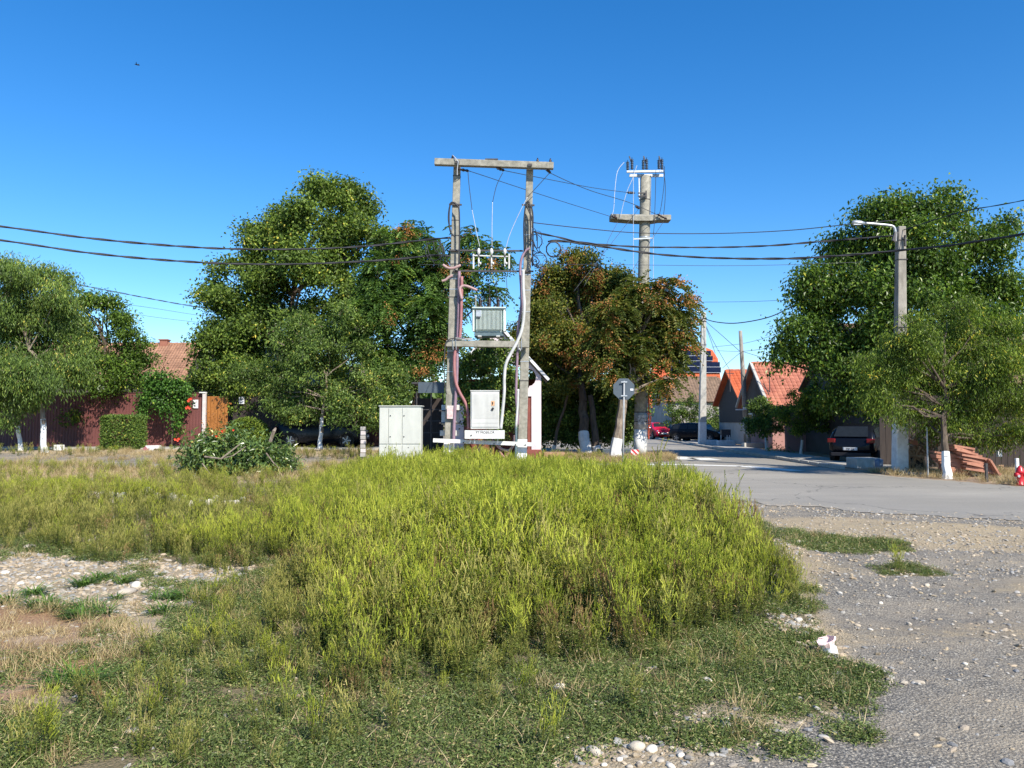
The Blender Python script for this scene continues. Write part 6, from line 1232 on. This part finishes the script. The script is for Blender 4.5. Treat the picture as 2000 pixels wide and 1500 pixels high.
# ------------------------------------------------------------------ SMALL THINGS RIGHT
def block(label, px0, px1, py0, py1, d, dep, mat, name='concrete_block', cat='concrete block', rz=0):
    a, b = P(px0, py1, d), P(px1, py0, d); t = MB().box((0, 0, 0), (b.x-a.x, dep, b.z-max(a.z, 0)), rz).build(name, M[mat], bevel=.02, label=label, cat=cat); t.location = ((a.x+b.x)/2, d+dep/2, (b.z+max(a.z, 0))/2); return t
block('left white concrete block at the kerb by the lamp pole', 1379, 1402, 859.5, 871, 51.2, .5, 'white'); block('right white concrete block at the kerb by the lamp pole', 1403, 1437, 860.5, 874, 49.6, .5, 'white')
block('low rough concrete trough at the foot of the thin pole', 1454, 1494, 865, 876, 46.2, .6, 'concrete_lt', 'planter', 'trough')
block('low dark block filling the dark band between the leaning trunk and round pole', 1168, 1236, 877, 897, 34.6, .5, 'signback', 'planter', 'planter')  # plain dark block added to darken the strip behind the trunks
block('weathered timber pallet lying right of the brown shrine plinth', 1062, 1104, 884, 893, 31.0, .9, 'wood', 'pallet', 'pallet')
bb = block('pale concrete block seat at the road edge by the dark car', 1674, 1722, 895, 925, 26.2, .85, 'concrete_lt')
dm = thing('blue_drum', 'short blue grey drum standing before the pale concrete block', 'drum', (*bx(1695, 25.8), 0)); MB().lathe((P(1695, 0, 25.9).x, 25.85, 0), [(.12, 0), (.13, .05), (.125, .2), (.135, .32), (.12, .34)], 14).build('drum_body', M['bluec'], dm, smooth=True)
bx_ = thing('metal_box', 'grey metal box on thin legs by the white blocks', 'box', P(1417, 850, 52)); MB().box(P(1417, 846, 52), (.62, .3, .5)).build('box_body', M['dsteel'], bx_)
for px in (1408, 1420, 1425): MB().tube([P(px, 850, 51.8), P(px, 862, 51.8)], .03, 5).build('leg', M['rail'], bx_)
hy = thing('fire_hydrant', 'red fire hydrant at the right edge of the picture', 'hydrant', (*G(1993, 948), 0)); hx, hy_ = G(1993, 948); s_ = .5
MB().lathe((hx, hy_, 0), [(.10, 0), (.10, .03), (.075, .05), (.075, .30), (.095, .31), (.095, .36), (.08, .38), (.07, .43), (.04, .47), (.03, .49)], 14).build('barrel', M['red'], hy, smooth=True)
for s in (-1, 1): MB().tube([(hx+s*.05, hy_-.02, .27), (hx+s*.15, hy_-.05, .27)], [.05, .055], 10).build('nozzle', M['red'], hy, smooth=True)
MB().tube([(hx-.09, hy_-.1, .24), (hx-.09, hy_-.06, .24)], .035, 8).build('cap', M['steel'], hy)
for (px, pt, pb, d, w, m, lab) in ((1986, 895, 948, 20.5, .075, 'white', 'white thin post just behind the fire hydrant'), (1926, 905, 943, 20.6, .06, 'dsteel', 'dark short post at the end of the tile pile'), (1810, 835, 938, 22.5, .035, 'steel', 'thin grey steel post before the firewood'), (1951, 879, 892, 24, .12, 'white', 'short white post before the dark plank fence'), (1495, 855, 884, 40.5, .06, 'white', 'small white stake left of the pink wall')):
    a = P(px, pt, d); b = P(px, pb, d); zb2 = 0 if px != 1951 else b.z; o = MB().taper((a.x, d, zb2), a, (w, w), (w*.9, w*.9)).build('post', M[m], label=lab, cat='post')
tb = thing('small_stand', 'tiny rusty T shaped stand on the pavement before the planks', 'stand', (*bx(1955, 22.6), .05)); MB().tube([(P(1955, 0, 22.6).x, 22.6, .05), P(1955, 909, 22.6)], .012, 5).build('stem', M['wood'], tb); bar(P(1950, 909, 22.6), P(1960, 909, 22.6), .03, .03, M['wood'], 'top', tb)
# leaning stack of terracotta tiles
tl_ = thing('roof_tile_stack', 'leaning stack of old reddish roof tiles under the acacia', 'tile stack', (*bx(1890, 22.3), 0)); rr = random.Random(4)
tm = MB(); tm.slab([(-.5, 0, 0), (.5, 0, 0), (.5, .32, 0), (-.5, .32, 0)], (0, 0, .05)); tt = tm.build('roof_tile', M['terra'], tl_, bevel=.008, local=True); tme = tt.data; bpy.data.objects.remove(tt)
def put(parent, nm, me, loc, rot, sc_=(1, 1, 1)):
    o = bpy.data.objects.new(nm, me); COL.objects.link(o); o.parent = parent; o.location = Vector(loc)-ORG[parent.name]; o.rotation_euler = rot; o.scale = sc_; return o
for k in range(11):
    z_ = .04+k*.068; xw_ = P(1886-k*3.4, 0, 22.3).x; put(tl_, 'roof_tile', tme, (xw_+rr.uniform(-.05, .05), 22.1+rr.uniform(-.06, .06), z_+.12), (rr.uniform(-.04, .04), .20+rr.uniform(-.05, .05), rr.uniform(-.15, .15)), (.95-.035*k, 1.3, 1.1))
    if k < 9: put(tl_, 'roof_tile', tme, (xw_-.50+rr.uniform(-.05, .05), 22.35, z_+.05), (rr.uniform(-.05, .05), .12+rr.uniform(-.06, .06), rr.uniform(-.2, .2)), (.7, 1.2, 1.1))
for k in range(5): put(tl_, 'roof_tile', tme, (P(1912, 0, 22).x-k*.02, 21.9+k*.08, .28+.02*k), (0, 1.1+rr.uniform(-.08, .08), rr.uniform(-.1, .1)), (.5, 1.2, 1))
# firewood with a crate-like frame
fw = thing('firewood_pile', 'pile of cut twigs and logs on a frame right of the lamp pole', 'firewood', (*bx(1800, 24.4), 0)); 
lm = MB().tube([(-.5, 0, 0), (.5, 0, 0)], .045, 7).build('log', M['wood'], fw, local=True); lme = lm.data; bpy.data.objects.remove(lm)
for k in range(70):
    px = rr.uniform(1782, 1830); py = rr.uniform(858, 892); c = P(px, py, 24.4+rr.uniform(-.2, .4)); put(fw, 'log', lme, c, (rr.uniform(-.5, .5), rr.uniform(-1.2, 1.2), rr.choice([0, math.pi/2])+rr.uniform(-.5, .5)), (rr.uniform(.3, .8), rr.uniform(.4, 1.1), rr.uniform(.4, 1.1)))
for a, b in (((1776, 890), (1777, 921)), ((1802, 890), (1809, 923)), ((1774, 890), (1804, 891)), ((1777, 919), (1808, 921))): bar(P(*a, 24.2), P(*b, 24.2), .05, .05, M['wood'], 'frame', fw) if a[1] == b[1] or abs(a[0]-b[0]) > 20 else MB().tube([P(*a, 24.2), P(*b, 24.2)], .03, 6).build('frame', M['wood'], fw)
MB().box(P(1791, 906, 24.6), (.42, .06, .5)).build('board', M['brownwood'], fw); MB().box(P(1783, 864, 24.2), (.28, .12, .14), Matrix.Rotation(.2, 3, 'Y')).build('brick', M['terra'], fw, bevel=.01)
for k in range(12):
    px = rr.uniform(1780, 1815); a = P(px, rr.uniform(912, 925), 23.9); MB().tube([a, a+Vector((rr.uniform(-.25, .25), rr.uniform(-.1, .1), rr.uniform(.05, .2)))], .01, 4).build('twig', M['wood'], fw)
# flowering grey bush near the trough
gs = leafpile('silvery_shrub', 'low silvery leaved shrub spilling over the kerb', 'shrub', 40.0, [(1512, 878, 8), (1522, 882, 8), (1505, 884, 6), (1532, 886, 5)], 'lf_willow', 10, (.16, .06), 41, dens=6)

# ------------------------------------------------------------------ SMALL THINGS LEFT
block('white painted block on the path by the willow trunk', 104, 119, 869, 880, 34.2, .3, 'white', 'painted_block', 'block')
vb = thing('painted_kerbs', 'red and white painted kerb blocks forming a low V on the path', 'kerb blocks', (*bx(295, 34.4), .3))
bar(P(283, 874, 34.4), P(292, 884, 34.4), .2, .16, M['pipe_r'], 'red_block', vb); bar(P(300, 874, 34.4), P(293, 884, 34.4), .2, .16, M['white'], 'white_block', vb); bar(P(287, 873, 34.5), P(313, 872.5, 34.5), .3, .13, M['trim'], 'slab', vb)
pb_ = thing('brick_stub', 'short pale brick pillar with dappled shade in its tones left of the big cabinet', 'pillar', (*bx(717, 30), .2))
for k in range(7): MB().box((P(717, 0, 30).x+.01*(k % 2), 30, .30+k*.17), (.19, .18, .15)).build('brick', M['pale'] if k % 2 else M['plaster'], pb_, bevel=.015)  # alternating lighter and darker bricks paint in the dappled shade
# white stone row seen through the weeds, each stone a thing
rr = random.Random(12)
for k in range(26):
    px = 182+k*11.8 if k < 14 else 345+(k-14)*13; py = 985-(k*.25); gx, gy = G(px, 990+rr.uniform(-5, 4)); r_ = .085 if k < 14 else .055
    o = MB().stone((0, 0, 0), r_*rr.uniform(.8, 1.3), sq=rr.uniform(.8, 1.6), n=8, seed=k).build('white_stone', M['stonew'], smooth=True, label='white limestone lump in the row showing through the weeds', cat='stone', group='row of white stones in the weeds'); o.location = (gx, gy, hz1(gx, gy)+.17 if k < 14 else hz1(gx, gy)+.10)
# crumpled paper cup
cp = thing('paper_cup', 'crumpled white and pink paper cup on the gravel', 'paper cup', (*G(1622, 1278), hz1(*G(1622, 1278)))); cg = Vector((*G(1622, 1278), hz1(*G(1622, 1278)))); rr = random.Random(3)
R = Matrix.Rotation(-.35, 3, 'Y')@Matrix.Rotation(.15, 3, 'X'); vs = []; prof = [(.035, 0), (.045, .03), (.052, .065), (.066, .085), (.082, .128), (.074, .134)]; n = 12
for r_, z_ in prof:
    for k in range(n): a = 2*math.pi*k/n; q = r_*(1+rr.uniform(-.16, .12)); vs.append(cg+Vector((0, 0, .006))+.84*(R@Vector((q*math.cos(a), q*.75*math.sin(a), z_+rr.uniform(-.008, .008)))))
fs = [(i*n+k, i*n+(k+1) % n, (i+1)*n+(k+1) % n, (i+1)*n+k) for i in range(5) for k in range(n)]
mbc = MB(); mbc.add(vs, fs); mbc.m = [0]*(3*n)+[1]*(2*n); c_ = mbc.build('cup_body', [M['paper'], M['paperp']], cp); s_ = c_.modifiers.new('thick', 'SOLIDIFY'); s_.thickness = .0015
MB().slab([cg+Vector((.02, .0, .01)), cg+Vector((.06, .01, .0)), cg+Vector((.05, .02, .05)), cg+Vector((.025, .02, .07))], (.002, .004, 0)).build('torn_flap', M['paper'], cp)
# broken orange leaf litter bits and a bird high in the sky
bd = thing('bird', 'tiny dark bird flying in the upper left sky', 'bird', P(266, 126, 45)); c = P(266, 126, 45)
MB().tube([c+Vector((-.10, 0, .02)), c, c+Vector((.10, .02, -.03)), c+Vector((.16, .03, -.05))], [.01, .03, .02, .006], 6).build('body', M['bird'], bd)
for s in (-1, 1): MB().slab([c+Vector((-.03, 0, 0)), c+Vector((.04, 0, 0)), c+Vector((.06+s*.02, .12*s, .09)), c+Vector((.12, .22*s, .04))], (0, 0, .006)).build('wing', M['bird'], bd)
# far wood closing the horizon
qb = QB(); r = np.random.default_rng(77); n = 26000
xf = r.uniform(-170, 170, n); yf = r.uniform(118, 150, n); hf = 3.5+4.5*fbm(xf, yf*0+3, .09, 3)*1.4; keepf = (xf < 7) | (xf > 19); xf, yf, hf = xf[keepf], yf[keepf], hf[keepf]; n = len(xf); C = np.stack([xf, yf, hf*r.random(n)**.6], 1)
co, q = leafquads(C, rdir(n, r), rdir(n, r)+np.array([0, -.5, .6]), r.uniform(.9, 1.7, n), r.uniform(.7, 1.2, n)); qb.add(co, q, np.clip(r.normal(.4, .2, n), 0, 1), 0); qb.obj('distant_wood', [M['lf_hedge']], kind='stuff', label='far line of trees closing the view behind the houses')
